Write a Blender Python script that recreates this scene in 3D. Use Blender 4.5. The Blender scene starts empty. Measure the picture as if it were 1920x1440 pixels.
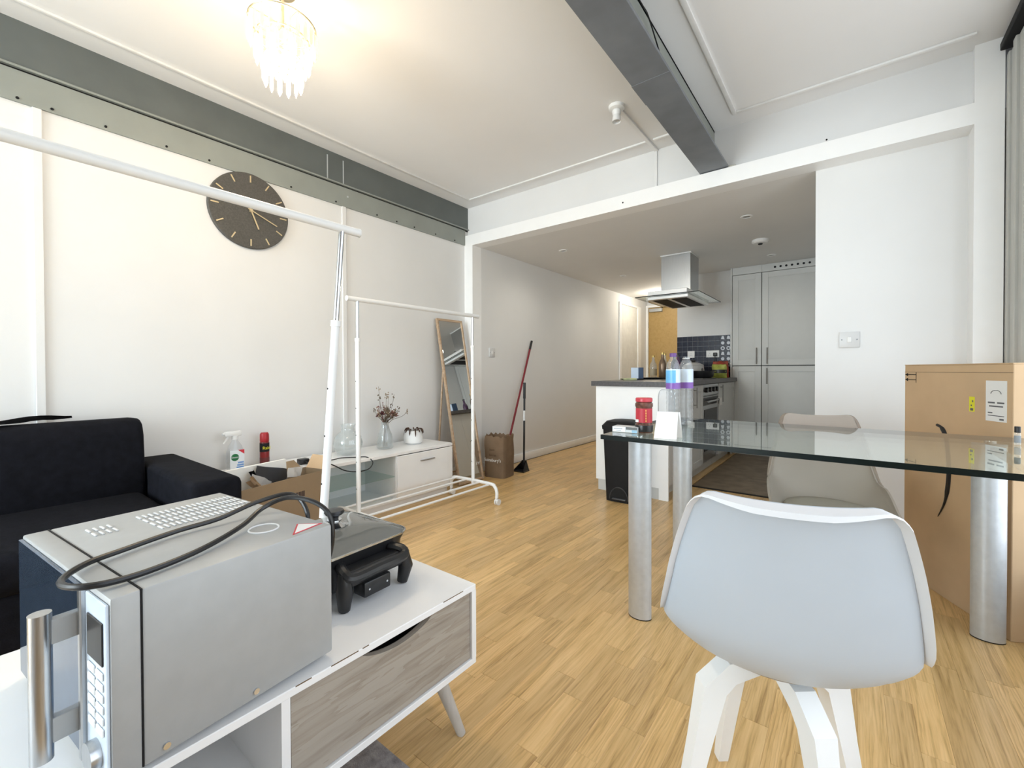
import bpy, bmesh, math, random
from mathutils import Vector, Matrix
random.seed(7)
PI = math.pi
scene = bpy.context.scene
COL = scene.collection

# ------------------------------------------------------------ camera, world, light, exposure
cam_d = bpy.data.cameras.new('camera'); cam = bpy.data.objects.new('camera', cam_d); COL.objects.link(cam)
cam_d.sensor_fit = 'HORIZONTAL'; cam_d.sensor_width = 36.0
cam_d.lens = 823.75 / 1920 * 36.0
cam_d.shift_y = -15.65 / 1920
cam_d.clip_start = 0.02
yaw, pitch, roll = math.radians(37.683), math.radians(-.634), math.radians(-.192)
fw = Vector((-math.sin(yaw) * math.cos(pitch), math.cos(yaw) * math.cos(pitch), math.sin(pitch)))
rt = Vector((math.cos(yaw), math.sin(yaw), 0)); up = rt.cross(fw)
r2 = rt * math.cos(roll) + up * math.sin(roll); u2 = -rt * math.sin(roll) + up * math.cos(roll)
CAM = Vector((2.9961, 0, .9989))
cam.matrix_world = Matrix(((r2.x, u2.x, -fw.x, CAM.x), (r2.y, u2.y, -fw.y, CAM.y), (r2.z, u2.z, -fw.z, CAM.z), (0, 0, 0, 1)))
scene.camera = cam
w = bpy.data.worlds.new('world'); scene.world = w; w.use_nodes = True
nt = w.node_tree; bg = nt.nodes['Background']
sky = nt.nodes.new('ShaderNodeTexSky'); sky.sky_type = 'NISHITA'; sky.sun_disc = False; sky.sun_elevation = math.radians(40)
nt.links.new(sky.outputs['Color'], bg.inputs['Color']); bg.inputs['Strength'].default_value = .25

def area(name, loc, rot, sx, sy, power, color):
    l = bpy.data.lights.new(name, 'AREA'); l.shape = 'RECTANGLE'; l.size = sx; l.size_y = sy
    l.energy = power; l.color = color
    o = bpy.data.objects.new(name, l); COL.objects.link(o); o.location = loc; o.rotation_euler = rot
    return o
WY = -3.6
for i, cx in enumerate((.62, 1.58)):      # daylight, one per window behind the camera
    area('window_daylight', (cx, WY - .14, 1.36), (PI / 2, 0, 0), .90, 2.2, 125, (.83, .93, 1.0))
for cy_ in (.45, 1.45, 2.35):      # daylight through the glazed right wall
    area('window_daylight', (3.60 + .13, cy_, 1.32), (0, PI / 2, 0), 2.1, .86, 14, (.97, .98, 1.0))
vs = scene.view_settings
vs.view_transform = 'Standard'; vs.look = 'None'; vs.gamma = 1.0; vs.use_curve_mapping = False
vs.exposure = -0.06

# ------------------------------------------------------------ mesh helpers
def box(bm, x0, x1, y0, y1, z0, z1, bev=0, seg=2):
    vs_ = [bm.verts.new(p) for p in ((x0,y0,z0),(x1,y0,z0),(x1,y1,z0),(x0,y1,z0),(x0,y0,z1),(x1,y0,z1),(x1,y1,z1),(x0,y1,z1))]
    fs = [bm.faces.new([vs_[i] for i in f]) for f in ((0,3,2,1),(4,5,6,7),(0,1,5,4),(1,2,6,5),(2,3,7,6),(3,0,4,7))]
    if bev:
        es = list({e for f in fs for e in f.edges})
        bmesh.ops.bevel(bm, geom=es, offset=bev, segments=seg, profile=.5, affect='EDGES')
    return bm
def obox(bm, c, ax, ay, hx, hy, z0, z1):
    """box with horizontal axes ax, ay (2d unit vectors), centre c"""
    pts = []
    for z in (z0, z1):
        for sx, sy in ((-1,-1),(1,-1),(1,1),(-1,1)):
            pts.append((c[0]+ax[0]*hx*sx+ay[0]*hy*sy, c[1]+ax[1]*hx*sx+ay[1]*hy*sy, z))
    v = [bm.verts.new(p) for p in pts]
    for f in ((0,3,2,1),(4,5,6,7),(0,1,5,4),(1,2,6,5),(2,3,7,6),(3,0,4,7)): bm.faces.new([v[i] for i in f])
    return bm
def frame_at(d):
    d = Vector(d).normalized(); a = Vector((0,0,1)) if abs(d.z) < .9 else Vector((1,0,0))
    x = d.cross(a).normalized(); return x, d.cross(x).normalized()
def tube(bm, pts, r, seg=10, closed=False, caps=True):
    P = [Vector(p) for p in pts]; n = len(P)
    R = r if isinstance(r, (list, tuple)) else [r] * n
    rings = []; px = None
    for i in range(n):
        if closed: d = P[(i+1) % n] - P[i-1]
        else: d = P[min(i+1, n-1)] - P[max(i-1, 0)]
        d.normalize()
        if px is None: x, y = frame_at(d)
        else:
            x = (px - d * px.dot(d)).normalized(); y = d.cross(x)
        px = x
        rings.append([bm.verts.new(P[i] + (x*math.cos(2*PI*k/seg) + y*math.sin(2*PI*k/seg)) * R[i]) for k in range(seg)])
    for i in range(n if closed else n-1):
        a, b = rings[i], rings[(i+1) % n]
        for k in range(seg): bm.faces.new((a[k], a[(k+1) % seg], b[(k+1) % seg], b[k]))
    if caps and not closed:
        bm.faces.new(rings[0][::-1]); bm.faces.new(rings[-1])
    return bm
def rod(bm, a, b, r, r1=None, seg=12): return tube(bm, [a, b], [r, r if r1 is None else r1], seg)
def lathe(bm, prof, seg=24, c=(0,0,0), open_=False):
    rings = []
    for r, z in prof:
        if r < 1e-5: rings.append([bm.verts.new((c[0], c[1], c[2]+z))])
        else: rings.append([bm.verts.new((c[0]+r*math.cos(2*PI*k/seg), c[1]+r*math.sin(2*PI*k/seg), c[2]+z)) for k in range(seg)])
    for a, b in zip(rings, rings[1:]):
        for k in range(seg):
            k2 = (k+1) % seg
            if len(a) == 1 and len(b) == 1: continue
            if len(a) == 1: bm.faces.new((a[0], b[k2], b[k]))
            elif len(b) == 1: bm.faces.new((a[k], a[k2], b[0]))
            else: bm.faces.new((a[k], a[k2], b[k2], b[k]))
    return bm
def prism(bm, poly, vec):
    """extrude 3d polygon by vec"""
    v = Vector(vec); a = [bm.verts.new(p) for p in poly]; b = [bm.verts.new(Vector(p)+v) for p in poly]
    n = len(a); bm.faces.new(a[::-1]); bm.faces.new(b)
    for i in range(n): bm.faces.new((a[i], a[(i+1) % n], b[(i+1) % n], b[i]))
    return bm
def cr(pts, n):
    """Catmull-Rom resample"""
    P = [Vector(p) for p in pts]; out = []; m = len(P) - 1
    for i in range(n):
        t = i / (n-1) * m; k = min(int(t), m-1); t -= k
        p0, p1, p2, p3 = P[max(k-1,0)], P[k], P[k+1], P[min(k+2,m)]
        out.append(.5*((2*p1)+(p2-p0)*t+(2*p0-5*p1+4*p2-p3)*t*t+(3*p1-p0-3*p2+p3)*t**3))
    return out
def N(): return bmesh.new()
def finish(bm, name, mat, smooth=35):
    bmesh.ops.recalc_face_normals(bm, faces=bm.faces)
    me = bpy.data.meshes.new(name); bm.to_mesh(me); bm.free()
    for m in (mat if isinstance(mat, (list, tuple)) else [mat]): me.materials.append(m)
    for p in me.polygons: p.use_smooth = True
    me.set_sharp_from_angle(angle=math.radians(smooth))
    return me
def obj(name, bm, mat, parent=None, loc=(0,0,0), rot=(0,0,0), label=None, smooth=35):
    me = bm if isinstance(bm, bpy.types.Mesh) else finish(bm, name, mat, smooth)
    o = bpy.data.objects.new(name, me); COL.objects.link(o); o.location = loc; o.rotation_euler = rot
    if parent: o.parent = parent
    if label: o['label'] = label
    return o
def tag(o, label, cat, group=None):
    o['label'] = label; o['category'] = cat
    if group: o['group'] = group
    return o
def thing(name, label, cat, loc=(0,0,0), rz=0, group=None):
    o = bpy.data.objects.new(name, None); COL.objects.link(o); o.empty_display_size = .05
    o.location = loc; o.rotation_euler = (0,0,rz)
    return tag(o, label, cat, group)
def struct(name, bm, mat, label=None):
    o = obj(name, bm, mat); o['kind'] = 'structure'
    if label: o['label'] = label
    return o
def copy_tree(o, parent=None):
    c = o.copy(); COL.objects.link(c)
    if parent: c.parent = parent
    for ch in o.children: copy_tree(ch, c)
    return c
def text(name, s, size, mat, parent, loc, rot, depth=.0006, align='CENTER'):
    cu = bpy.data.curves.new(name, 'FONT'); cu.body = s; cu.size = size; cu.extrude = depth
    cu.align_x = align; cu.align_y = 'CENTER'
    t = bpy.data.objects.new(name, cu); COL.objects.link(t)
    dg = bpy.context.evaluated_depsgraph_get(); me = bpy.data.meshes.new_from_object(t.evaluated_get(dg))
    bpy.data.objects.remove(t); bpy.data.curves.remove(cu)
    me.materials.clear(); me.materials.append(mat)
    o = bpy.data.objects.new(name, me); COL.objects.link(o); o.parent = parent; o.location = loc; o.rotation_euler = rot
    return o

# ------------------------------------------------------------ materials
MT = {}
def mat(name, col, rough=.5, metal=0., var=.05, scale=14., bump=0., bscale=None, trans=0., spec=.5, coat=0., stretch=None, emit=None, alpha=None):
    m = bpy.data.materials.new(name); m.use_nodes = True; t = m.node_tree; b = t.nodes['Principled BSDF']
    b.inputs['Roughness'].default_value = rough; b.inputs['Metallic'].default_value = metal
    b.inputs['Specular IOR Level'].default_value = spec; b.inputs['Coat Weight'].default_value = coat
    b.inputs['Transmission Weight'].default_value = trans
    tc = t.nodes.new('ShaderNodeTexCoord'); nz = t.nodes.new('ShaderNodeTexNoise'); nz.inputs['Scale'].default_value = scale; nz.inputs['Detail'].default_value = 4
    src = tc.outputs['Object']
    if stretch:
        mp = t.nodes.new('ShaderNodeMapping'); mp.inputs['Scale'].default_value = stretch; t.links.new(src, mp.inputs['Vector']); src = mp.outputs['Vector']
    t.links.new(src, nz.inputs['Vector'])
    rp = t.nodes.new('ShaderNodeValToRGB')
    c0 = [max(0, c*(1-var)) for c in col]; c1 = [min(1, c*(1+var)) for c in col]
    rp.color_ramp.elements[0].position = .3; rp.color_ramp.elements[1].position = .7
    rp.color_ramp.elements[0].color = (*c0, 1); rp.color_ramp.elements[1].color = (*c1, 1)
    t.links.new(nz.outputs['Fac'], rp.inputs['Fac']); t.links.new(rp.outputs['Color'], b.inputs['Base Color'])
    if bump:
        n2 = t.nodes.new('ShaderNodeTexNoise'); n2.inputs['Scale'].default_value = bscale or scale*4; n2.inputs['Detail'].default_value = 3
        t.links.new(src, n2.inputs['Vector'])
        bp = t.nodes.new('ShaderNodeBump'); bp.inputs['Strength'].default_value = bump; bp.inputs['Distance'].default_value = .004
        t.links.new(n2.outputs['Fac'], bp.inputs['Height']); t.links.new(bp.outputs['Normal'], b.inputs['Normal'])
    if emit:
        b.inputs['Emission Color'].default_value = (*emit[:3], 1); b.inputs['Emission Strength'].default_value = emit[3]
    MT[name] = m; return m
def glass(name, tint=(.96,.985,.975), rough=.0, refl=1.0, haze=0., hazecol=(.9,.9,.9)):
    """sheet glass: clear body with Fresnel reflection"""
    m = bpy.data.materials.new(name); m.use_nodes = True; t = m.node_tree; t.nodes.clear()
    out = t.nodes.new('ShaderNodeOutputMaterial'); tr = t.nodes.new('ShaderNodeBsdfTransparent'); gl = t.nodes.new('ShaderNodeBsdfGlossy')
    nz = t.nodes.new('ShaderNodeTexNoise'); nz.inputs['Scale'].default_value = 30; tc = t.nodes.new('ShaderNodeTexCoord'); t.links.new(tc.outputs['Object'], nz.inputs['Vector'])
    mr = t.nodes.new('ShaderNodeMapRange'); mr.inputs['To Min'].default_value = rough; mr.inputs['To Max'].default_value = rough+.03; t.links.new(nz.outputs['Fac'], mr.inputs['Value']); t.links.new(mr.outputs['Result'], gl.inputs['Roughness'])
    tr.inputs['Color'].default_value = (*tint, 1); gl.inputs['Color'].default_value = (refl, refl, refl, 1)
    lw = t.nodes.new('ShaderNodeLayerWeight'); lw.inputs['Blend'].default_value = .5      # Schlick, the same from both sides
    pw_ = t.nodes.new('ShaderNodeMath'); pw_.operation = 'POWER'; pw_.inputs[1].default_value = 5; t.links.new(lw.outputs['Facing'], pw_.inputs[0])
    fr = t.nodes.new('ShaderNodeMath'); fr.operation = 'MULTIPLY_ADD'; fr.inputs[1].default_value = .95; fr.inputs[2].default_value = .045; t.links.new(pw_.outputs[0], fr.inputs[0])
    mx = t.nodes.new('ShaderNodeMixShader'); t.links.new(fr.outputs[0], mx.inputs['Fac']); t.links.new(gl.outputs['BSDF'], mx.inputs[2])
    if haze:
        df = t.nodes.new('ShaderNodeBsdfDiffuse'); df.inputs['Color'].default_value = (*hazecol, 1); m2 = t.nodes.new('ShaderNodeMixShader'); m2.inputs['Fac'].default_value = haze
        t.links.new(tr.outputs['BSDF'], m2.inputs[1]); t.links.new(df.outputs['BSDF'], m2.inputs[2]); t.links.new(m2.outputs['Shader'], mx.inputs[1])
    else: t.links.new(tr.outputs['BSDF'], mx.inputs[1])
    t.links.new(mx.outputs['Shader'], out.inputs['Surface']); MT[name] = m; return m
def wood(name, stops, scale=1., axis='Y', rough=.35, island=False, grain=1., bump=.06, sw=(30, 1.6, 30), rings=True):
    """oak-like: per-piece tone and offset, long grain along axis"""
    m = bpy.data.materials.new(name); m.use_nodes = True; t = m.node_tree; b = t.nodes['Principled BSDF']
    tc = t.nodes.new('ShaderNodeTexCoord')
    if island == 'island': g = t.nodes.new('ShaderNodeNewGeometry'); rnd = g.outputs['Random Per Island']
    else: g = t.nodes.new('ShaderNodeObjectInfo'); rnd = g.outputs['Random']
    sc = {'Y': (sw[0], sw[1], sw[2]), 'X': (sw[1], sw[0], sw[2]), 'Z': (sw[0], sw[2], sw[1])}[axis]
    geo = t.nodes.new('ShaderNodeNewGeometry')
    mp = t.nodes.new('ShaderNodeMapping'); mp.inputs['Scale'].default_value = [s*scale for s in sc]
    t.links.new(geo.outputs['Position'], mp.inputs['Vector'])
    off = t.nodes.new('ShaderNodeMath'); off.operation = 'MULTIPLY'; off.inputs[1].default_value = 57.; t.links.new(rnd, off.inputs[0])
    cb = t.nodes.new('ShaderNodeCombineXYZ'); [t.links.new(off.outputs[0], cb.inputs[i]) for i in range(3)]
    t.links.new(cb.outputs[0], mp.inputs['Location'])
    n1 = t.nodes.new('ShaderNodeTexNoise'); n1.inputs['Scale'].default_value = 1.2; n1.inputs['Detail'].default_value = 5; n1.inputs['Distortion'].default_value = .8
    t.links.new(mp.outputs['Vector'], n1.inputs['Vector'])
    n2 = t.nodes.new('ShaderNodeTexNoise'); n2.inputs['Scale'].default_value = 6; n2.inputs['Detail'].default_value = 3; t.links.new(mp.outputs['Vector'], n2.inputs['Vector'])
    ad = t.nodes.new('ShaderNodeMath'); ad.operation = 'MULTIPLY_ADD'; ad.inputs[1].default_value = .45; t.links.new(n2.outputs['Fac'], ad.inputs[0]); t.links.new(n1.outputs['Fac'], ad.inputs[2])
    rp = t.nodes.new('ShaderNodeValToRGB'); e = rp.color_ramp.elements
    while len(e) < len(stops): e.new(.5)
    for el, (p, c) in zip(e, stops): el.position = p; el.color = (*c, 1)
    t.links.new(ad.outputs[0], rp.inputs['Fac'])
    colour = rp.outputs['Color']
    if rings:      # cathedral figure: distorted bands along the board, strong on some pieces only
        wv = t.nodes.new('ShaderNodeTexWave'); wv.wave_type = 'BANDS'; wv.bands_direction = 'X'; wv.wave_profile = 'SAW'
        m3 = t.nodes.new('ShaderNodeMapping'); k3 = {'Y': (1, .10, 1), 'X': (.10, 1, 1), 'Z': (1, 1, .10)}[axis]; m3.inputs['Scale'].default_value = k3
        t.links.new(geo.outputs['Position'], m3.inputs['Vector']); t.links.new(cb.outputs[0], m3.inputs['Location']); t.links.new(m3.outputs['Vector'], wv.inputs['Vector'])
        wv.inputs['Scale'].default_value = 38; wv.inputs['Distortion'].default_value = 9; wv.inputs['Detail'].default_value = 3; wv.inputs['Detail Scale'].default_value = 1.3
        fr_ = t.nodes.new('ShaderNodeMath'); fr_.operation = 'FRACT'; mu = t.nodes.new('ShaderNodeMath'); mu.operation = 'MULTIPLY'; mu.inputs[1].default_value = 13.7
        t.links.new(rnd, mu.inputs[0]); t.links.new(mu.outputs[0], fr_.inputs[0])
        pw_ = t.nodes.new('ShaderNodeMath'); pw_.operation = 'POWER'; pw_.inputs[1].default_value = 2.5; t.links.new(wv.outputs['Fac'], pw_.inputs[0])
        am = t.nodes.new('ShaderNodeMath'); am.operation = 'MULTIPLY'; t.links.new(pw_.outputs[0], am.inputs[0]); t.links.new(fr_.outputs[0], am.inputs[1])
        a2 = t.nodes.new('ShaderNodeMath'); a2.operation = 'MULTIPLY'; a2.inputs[1].default_value = .55; t.links.new(am.outputs[0], a2.inputs[0])
        mxc = t.nodes.new('ShaderNodeMixRGB'); mxc.blend_type = 'MULTIPLY'; mxc.inputs['Color2'].default_value = (.55,.45,.34,1)
        t.links.new(a2.outputs[0], mxc.inputs['Fac']); t.links.new(rp.outputs['Color'], mxc.inputs['Color1']); colour = mxc.outputs['Color']
    hv = t.nodes.new('ShaderNodeHueSaturation'); vr = t.nodes.new('ShaderNodeMapRange'); vr.inputs['To Min'].default_value = 1-.13*grain; vr.inputs['To Max'].default_value = 1+.13*grain
    t.links.new(rnd, vr.inputs['Value']); t.links.new(vr.outputs['Result'], hv.inputs['Value']); t.links.new(colour, hv.inputs['Color'])
    t.links.new(hv.outputs['Color'], b.inputs['Base Color']); b.inputs['Roughness'].default_value = rough
    bp = t.nodes.new('ShaderNodeBump'); bp.inputs['Strength'].default_value = bump; bp.inputs['Distance'].default_value = .002
    t.links.new(n2.outputs['Fac'], bp.inputs['Height']); t.links.new(bp.outputs['Normal'], b.inputs['Normal'])
    MT[name] = m; return m

WALL = mat('wall_paint', (.775,.775,.77), .75, var=.015, scale=3, bump=.05, bscale=160)
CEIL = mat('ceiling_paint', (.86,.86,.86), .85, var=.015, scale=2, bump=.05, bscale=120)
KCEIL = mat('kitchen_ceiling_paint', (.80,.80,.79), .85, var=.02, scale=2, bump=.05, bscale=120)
GLOSSW = mat('white_gloss_paint', (.93,.93,.925), .35, var=.01)
STEEL_P = mat('grey_steel_paint', (.12,.135,.13), .5, var=.08, scale=5, bump=.05)
STEEL_L = mat('grey_plate_paint', (.28,.30,.275), .5, var=.06, scale=5, bump=.05)
STEEL_D = mat('dark_steel_paint', (.17,.185,.205), .5, var=.14, scale=6, bump=.05)
PALE = mat('pale_weld', (.45,.48,.49), .6)
BLACK = mat('black_plastic', (.012,.012,.013), .35, var=.15)
BLACKM = mat('black_matt', (.009,.009,.010), .6, var=.2, spec=.25)
OAK = [(.38,(.30,.165,.058)),(.55,(.53,.335,.13)),(.70,(.68,.445,.19)),(.90,(.76,.515,.24))]
PLANK = wood('oak_strip', OAK, rough=.3, sw=(42,2.0,42))
PLANKS = wood('oak_strips_far', OAK, rough=.3, island='island', sw=(42,2.0,42))
SUB = mat('underlay', (.16,.10,.05), .8)
VINYL = mat('kitchen_vinyl', (.19,.14,.09), .45, var=.35, scale=9, bump=.04)
DOORW = wood('oak_door', [(.3,(.30,.18,.05)),(.55,(.42,.27,.085)),(.8,(.47,.31,.11))], axis='Z', rough=.45, sw=(18,18,1.5))
WHITE = mat('white_laminate', (.92,.92,.915), .3, var=.012)
WHITE_M = mat('white_powder_coat', (.85,.86,.86), .35, var=.01)
CHROME = mat('chrome', (.62,.64,.67), .12, 1.0, var=.02)
HANDLE = mat('handle_metal', (.33,.32,.31), .35, .8, var=.05)
BRUSH = mat('brushed_steel', (.50,.51,.52), .28, 1.0, var=.05, scale=6, stretch=(60,60,1.5))
SILVER = mat('silver_paint', (.42,.43,.43), .45, .15, var=.03, scale=30)
SILVER_L = mat('silver_leg', (.60,.64,.69), .34, .45, var=.05, scale=40, bump=.02)
SOFA = mat('black_fabric', (.006,.0065,.010), .9, spec=.15, var=.3, scale=30, bump=.25, bscale=220)
GREYWOOD = wood('grey_oak_laminate', [(.3,(.19,.16,.13)),(.5,(.30,.26,.215)),(.75,(.40,.36,.31))], axis='Y', rough=.5, sw=(24,1.3,24), grain=.2)
GREYLEG = mat('pale_grey_wood', (.52,.49,.45), .5, var=.06, stretch=(10,10,1))
CARD = mat('cardboard', (.58,.41,.25), .85, var=.07, scale=5, bump=.05)
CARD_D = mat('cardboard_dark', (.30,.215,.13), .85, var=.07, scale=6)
PAPER = mat('kraft_paper', (.36,.25,.16), .85, var=.12, scale=12, bump=.3, bscale=24)
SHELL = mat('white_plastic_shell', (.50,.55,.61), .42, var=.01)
SHELL_LIT = mat('white_plastic_lit_lip', (.74,.75,.77), .4, var=.01)  # shell plastic painted whiter, for the light on its upward-facing lip
SHELL2 = mat('beige_plastic_shell', (.33,.28,.235), .5, var=.015)
PAD2 = mat('beige_pad', (.33,.29,.24), .7, var=.03)
WORKTOP = mat('charcoal_worktop', (.075,.07,.072), .4, var=.25, scale=60)
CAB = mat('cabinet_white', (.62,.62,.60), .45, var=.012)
CAB_G = mat('cabinet_gap', (.10,.10,.10), .8)
TILE = mat('navy_tile', (.010,.013,.030), .25, spec=.25, var=.35, scale=18)
MOTIF = mat('white_print', (.55,.57,.62), .3)
GROUT = mat('grout', (.42,.43,.45), .8)
WHITEP = mat('white_plastic', (.82,.82,.81), .35, var=.01)
MIRROR = mat('mirror_glass', (.86,.88,.88), .015, 1.0, var=.005)
MIRFR = wood('oak_veneer_frame', [(.3,(.34,.22,.13)),(.6,(.47,.33,.21)),(.8,(.53,.39,.27))], axis='Z', rough=.5, sw=(25,25,2), grain=.2)
CLOCKF = mat('slate_clock_face', (.085,.08,.072), .75, var=.2, scale=120)
BRASS = mat('brass', (.72,.58,.36), .35, .6)
RED = mat('red_plastic', (.36,.012,.018), .4)
REDP = mat('dark_red_pole', (.19,.012,.022), .4)
G_TABLE = glass('table_glass', (.90,.955,.93), haze=.09, hazecol=(.72,.76,.71))  # pale diffuse haze painted in for dust and reflection lightening the top
G_EDGE = mat('glass_edge', (.003,.007,.006), .3, spec=.2)
G_CLEAR = glass('clear_glass', (.93,.95,.95), haze=.2, hazecol=(.8,.82,.82))
G_PLAST = glass('clear_plastic', (.93,.94,.95), rough=.06, haze=.13, hazecol=(.75,.78,.8))
G_SHELF = glass('shelf_glass', (.82,.90,.88))
G_WIN = glass('window_glass', (.98,.99,.99), refl=.6)
G_DOOR = mat('dark_door_glass', (.10,.14,.21), .06, .75, var=.1, scale=30)
G_LID = glass('lid_glass', (.42,.43,.43), haze=.4, hazecol=(.36,.37,.35))
G_HOOD = glass('hood_glass', (.88,.93,.92))
RUG = mat('grey_rug', (.30,.29,.30), .95, var=.35, scale=45, bump=.8, bscale=260)
CRYST = glass('crystal', (.97,.95,.90), haze=.35, hazecol=(.95,.9,.8))

# ------------------------------------------------------------ structure
H = 2.593; KH = 2.21; YF = 3.125; YW = 3.171; XR = 3.60; YE = 7.7
fl = struct('floor', box(N(), -.1, XR+.1, WY-.1, YE+.1, -.08, -.012), SUB)
PW = .0655
strips = []
x = 0.0
while x < XR:
    y = WY - random.random() * .3; x1 = min(x + PW, XR)
    while y < YE:
        L = random.choice((.24,.30,.36,.42,.48,.54,.6)); y1 = min(y + L, YE); y0 = max(y, WY)
        cxm = (x + x1) / 2
        if not (cxm > 1.91 and y0 > 3.93) and y1 > y0 and not (cxm < .1 and y0 > 3.3): 
            if cxm > 1.91 and y1 > 3.93: y1c = 3.93
            else: y1c = y1
            strips.append((x, x1, y0, y1c))
        y += L
    x += PW
def proj(P):
    d = Vector(P) - CAM; z = d.dot(fw)
    if z < .05: return None
    return 960 + 823.75 * d.dot(r2) / z, 704.35 - 823.75 * d.dot(u2) / z, z
def vis_area(s):
    p = proj(((s[0]+s[1])/2, (s[2]+s[3])/2, 0))
    if not p or not (-40 < p[0] < 1960) or p[1] > 1500: return 0
    if p[0] < 700 and s[1] < 2.0: return 0
    if s[0] < .95 and s[3] < .85: return 0
    return (s[1]-s[0]) * (s[3]-s[2]) / p[2] ** 3
strips.sort(key=vis_area, reverse=True)
pm = {}
for s in strips[:300]:
    wdt, L = round(s[1]-s[0], 3), round(s[3]-s[2], 3)
    if (wdt, L) not in pm:
        pm[(wdt, L)] = finish(box(N(), .0003, wdt-.0003, .0003, L-.0003, -.0115, 0, .0006, 1), 'oak_strip', PLANK)
    obj('plank', pm[(wdt, L)], None, fl, (s[0], s[2], 0))
bm = N()
for s in strips[300:]: box(bm, s[0]+.0003, s[1]-.0003, s[2]+.0003, s[3]-.0003, -.0115, -.0002)
o = obj('planks', bm, PLANKS, fl); o['kind'] = 'stuff'
obj('vinyl_sheet', box(N(), 1.91, 2.82, 3.93, 5.95, -.0115, .001), VINYL, fl, label='dark brown kitchen floor covering')
obj('threshold_strip', box(N(), 1.91, 2.82, 3.915, 3.945, 0, .005), BLACKM, fl)

struct('ceiling', box(N(), -.1, XR+.1, WY-.1, 3.4, H, H+.1), CEIL)
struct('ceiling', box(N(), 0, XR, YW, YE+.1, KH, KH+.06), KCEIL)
wl = struct('wall_left', box(N(), -.12, 0, WY-.1, 3.4, 0, H), WALL)
for y0 in (.262, 1.817):
    obj('batten', box(N(), 0, .012, y0, y0+.032, 0, 2.222, .002, 1), WALL, wl)
struct('wall_kitchen_left', box(N(), -.12, .106, 3.25, YE+.1, 0, KH), WALL)
struct('baseboard_left', box(N(), .106, .122, 3.262, 6.42, 0, .085, .004, 2), GLOSSW)
struct('baseboard_living', box(N(), 0, .014, WY, 3.12, 0, .085, .004, 2), GLOSSW)
bm = N(); box(bm, 0, .1055, YF, 3.26, 0, KH); struct('trim_1', bm, GLOSSW, 'white pier framing the kitchen opening')
fa = struct('wall_bulkhead', box(N(), 0, 3.472, YF, 3.262, KH-.0005, 2.3135), GLOSSW, 'white bulkhead fascia over the kitchen opening')
obj('screw', rod(N(), (1.637, YF+.002, 2.255), (1.637, YF-.002, 2.255), .006, seg=8), BLACKM, fa)
wu = struct('wall_upper', box(N(), 0, 3.472, YW, 3.30, 2.26, H), WALL)
obj('screw', rod(N(), (2.876, YW+.002, 2.343), (2.876, YW-.002, 2.343), .005, seg=8), BLACKM, wu)
struct('wall_panel', box(N(), 2.82, 3.475, 3.262, 3.36, 0, KH), WALL)
struct('wall_partition', box(N(), 2.82, 2.92, 3.36, 6.5, 0, KH), WALL)
struct('trim_2', box(N(), 3.472, 3.574, YF, 3.36, 0, H), GLOSSW, 'white square column at the end of the bulkhead')
bm = N(); box(bm, XR, XR+.12, WY-.1, -.02, 0, H); box(bm, XR, XR+.12, 2.84, 3.4, 0, H); box(bm, XR, XR+.12, -.02, 2.84, 0, .22); box(bm, XR, XR+.12, -.02, 2.84, 2.42, H)
for y in (.92, 1.88): box(bm, XR, XR+.12, y, y+.04, .22, 2.42)
wr = struct('wall_right', bm, WALL)
for i, (y0, y1) in enumerate(((-.02,.92), (.96,1.88), (1.92,2.84))):
    bm = N()
    for a in ((y0, y0+.04, .22, 2.42), (y1-.04, y1, .22, 2.42), (y0+.04, y1-.04, .22, .26), (y0+.04, y1-.04, 2.38, 2.42)): box(bm, XR+.03, XR+.07, a[0], a[1], a[2], a[3])
    wn = struct('window_%d' % (i+3), bm, MT['white_powder_coat'])
    obj('pane', box(N(), XR+.048, XR+.053, y0+.04, y1-.04, .26, 2.38), MT['window_glass'], wn)
FRG = mat('grey_window_frame', (.50,.50,.47), .5, var=.03)
for a, b, x0 in ((3.085, 3.125, 3.578), (3.01, 3.08, 3.586), (2.96, 3.005, 3.575), (2.90, 2.955, 3.586)):
    obj('frame_strip', box(N(), x0, XR, a, b, 0, 2.50, .003, 1), FRG, wr)
obj('curtain_track', box(N(), 3.555, XR, 1.6, 3.12, 2.525, 2.56, .003, 1), BLACKM, wr, label='black sliding track below the ceiling')
struct('wall_tile_side', box(N(), 1.2, 2.83, 5.85, 5.95, 0, KH), WALL)
struct('wall_corridor', box(N(), 1.2, 1.3, 5.95, YE, 0, KH), WALL)
struct('wall_end', box(N(), 0, 1.4, YE, YE+.1, 0, KH), WALL)
# wall with the windows, behind the camera
bm = N(); box(bm, -.1, XR+.1, WY-.1, WY, 0, .2); box(bm, -.1, XR+.1, WY-.1, WY, 2.5, H)
for a, b in ((-.1, .15), (1.09, 1.11), (2.05, XR+.1)): box(bm, a, b, WY-.1, WY, .2, 2.5)
struct('wall_window_side', bm, WALL)
struct('wall_light_blocker', box(N(), 2.32, XR, WY, -.9, 0, H), WALL)  # unseen block, added to keep window light off the near chair
for i, cx in enumerate((.62, 1.58)):
    bm = N(); x0, x1, z0, z1 = cx-.47, cx+.47, .2, 2.5
    for a in ((x0, x0+.04, z0, z1), (x1-.04, x1, z0, z1), (x0+.04, x1-.04, z0, z0+.04), (x0+.04, x1-.04, z1-.04, z1), (x0+.04, x1-.04, 1.48, 1.52)):
        box(bm, a[0], a[1], WY-.075, WY-.03, a[2], a[3])
    wn = struct('window_%d' % (i+1), bm, WHITE_M)
    for za, zb in ((z0+.04, 1.48), (1.52, z1-.04)): obj('pane', box(N(), x0+.04, x1-.04, WY-.055, WY-.05, za, zb), G_WIN, wn)
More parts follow.
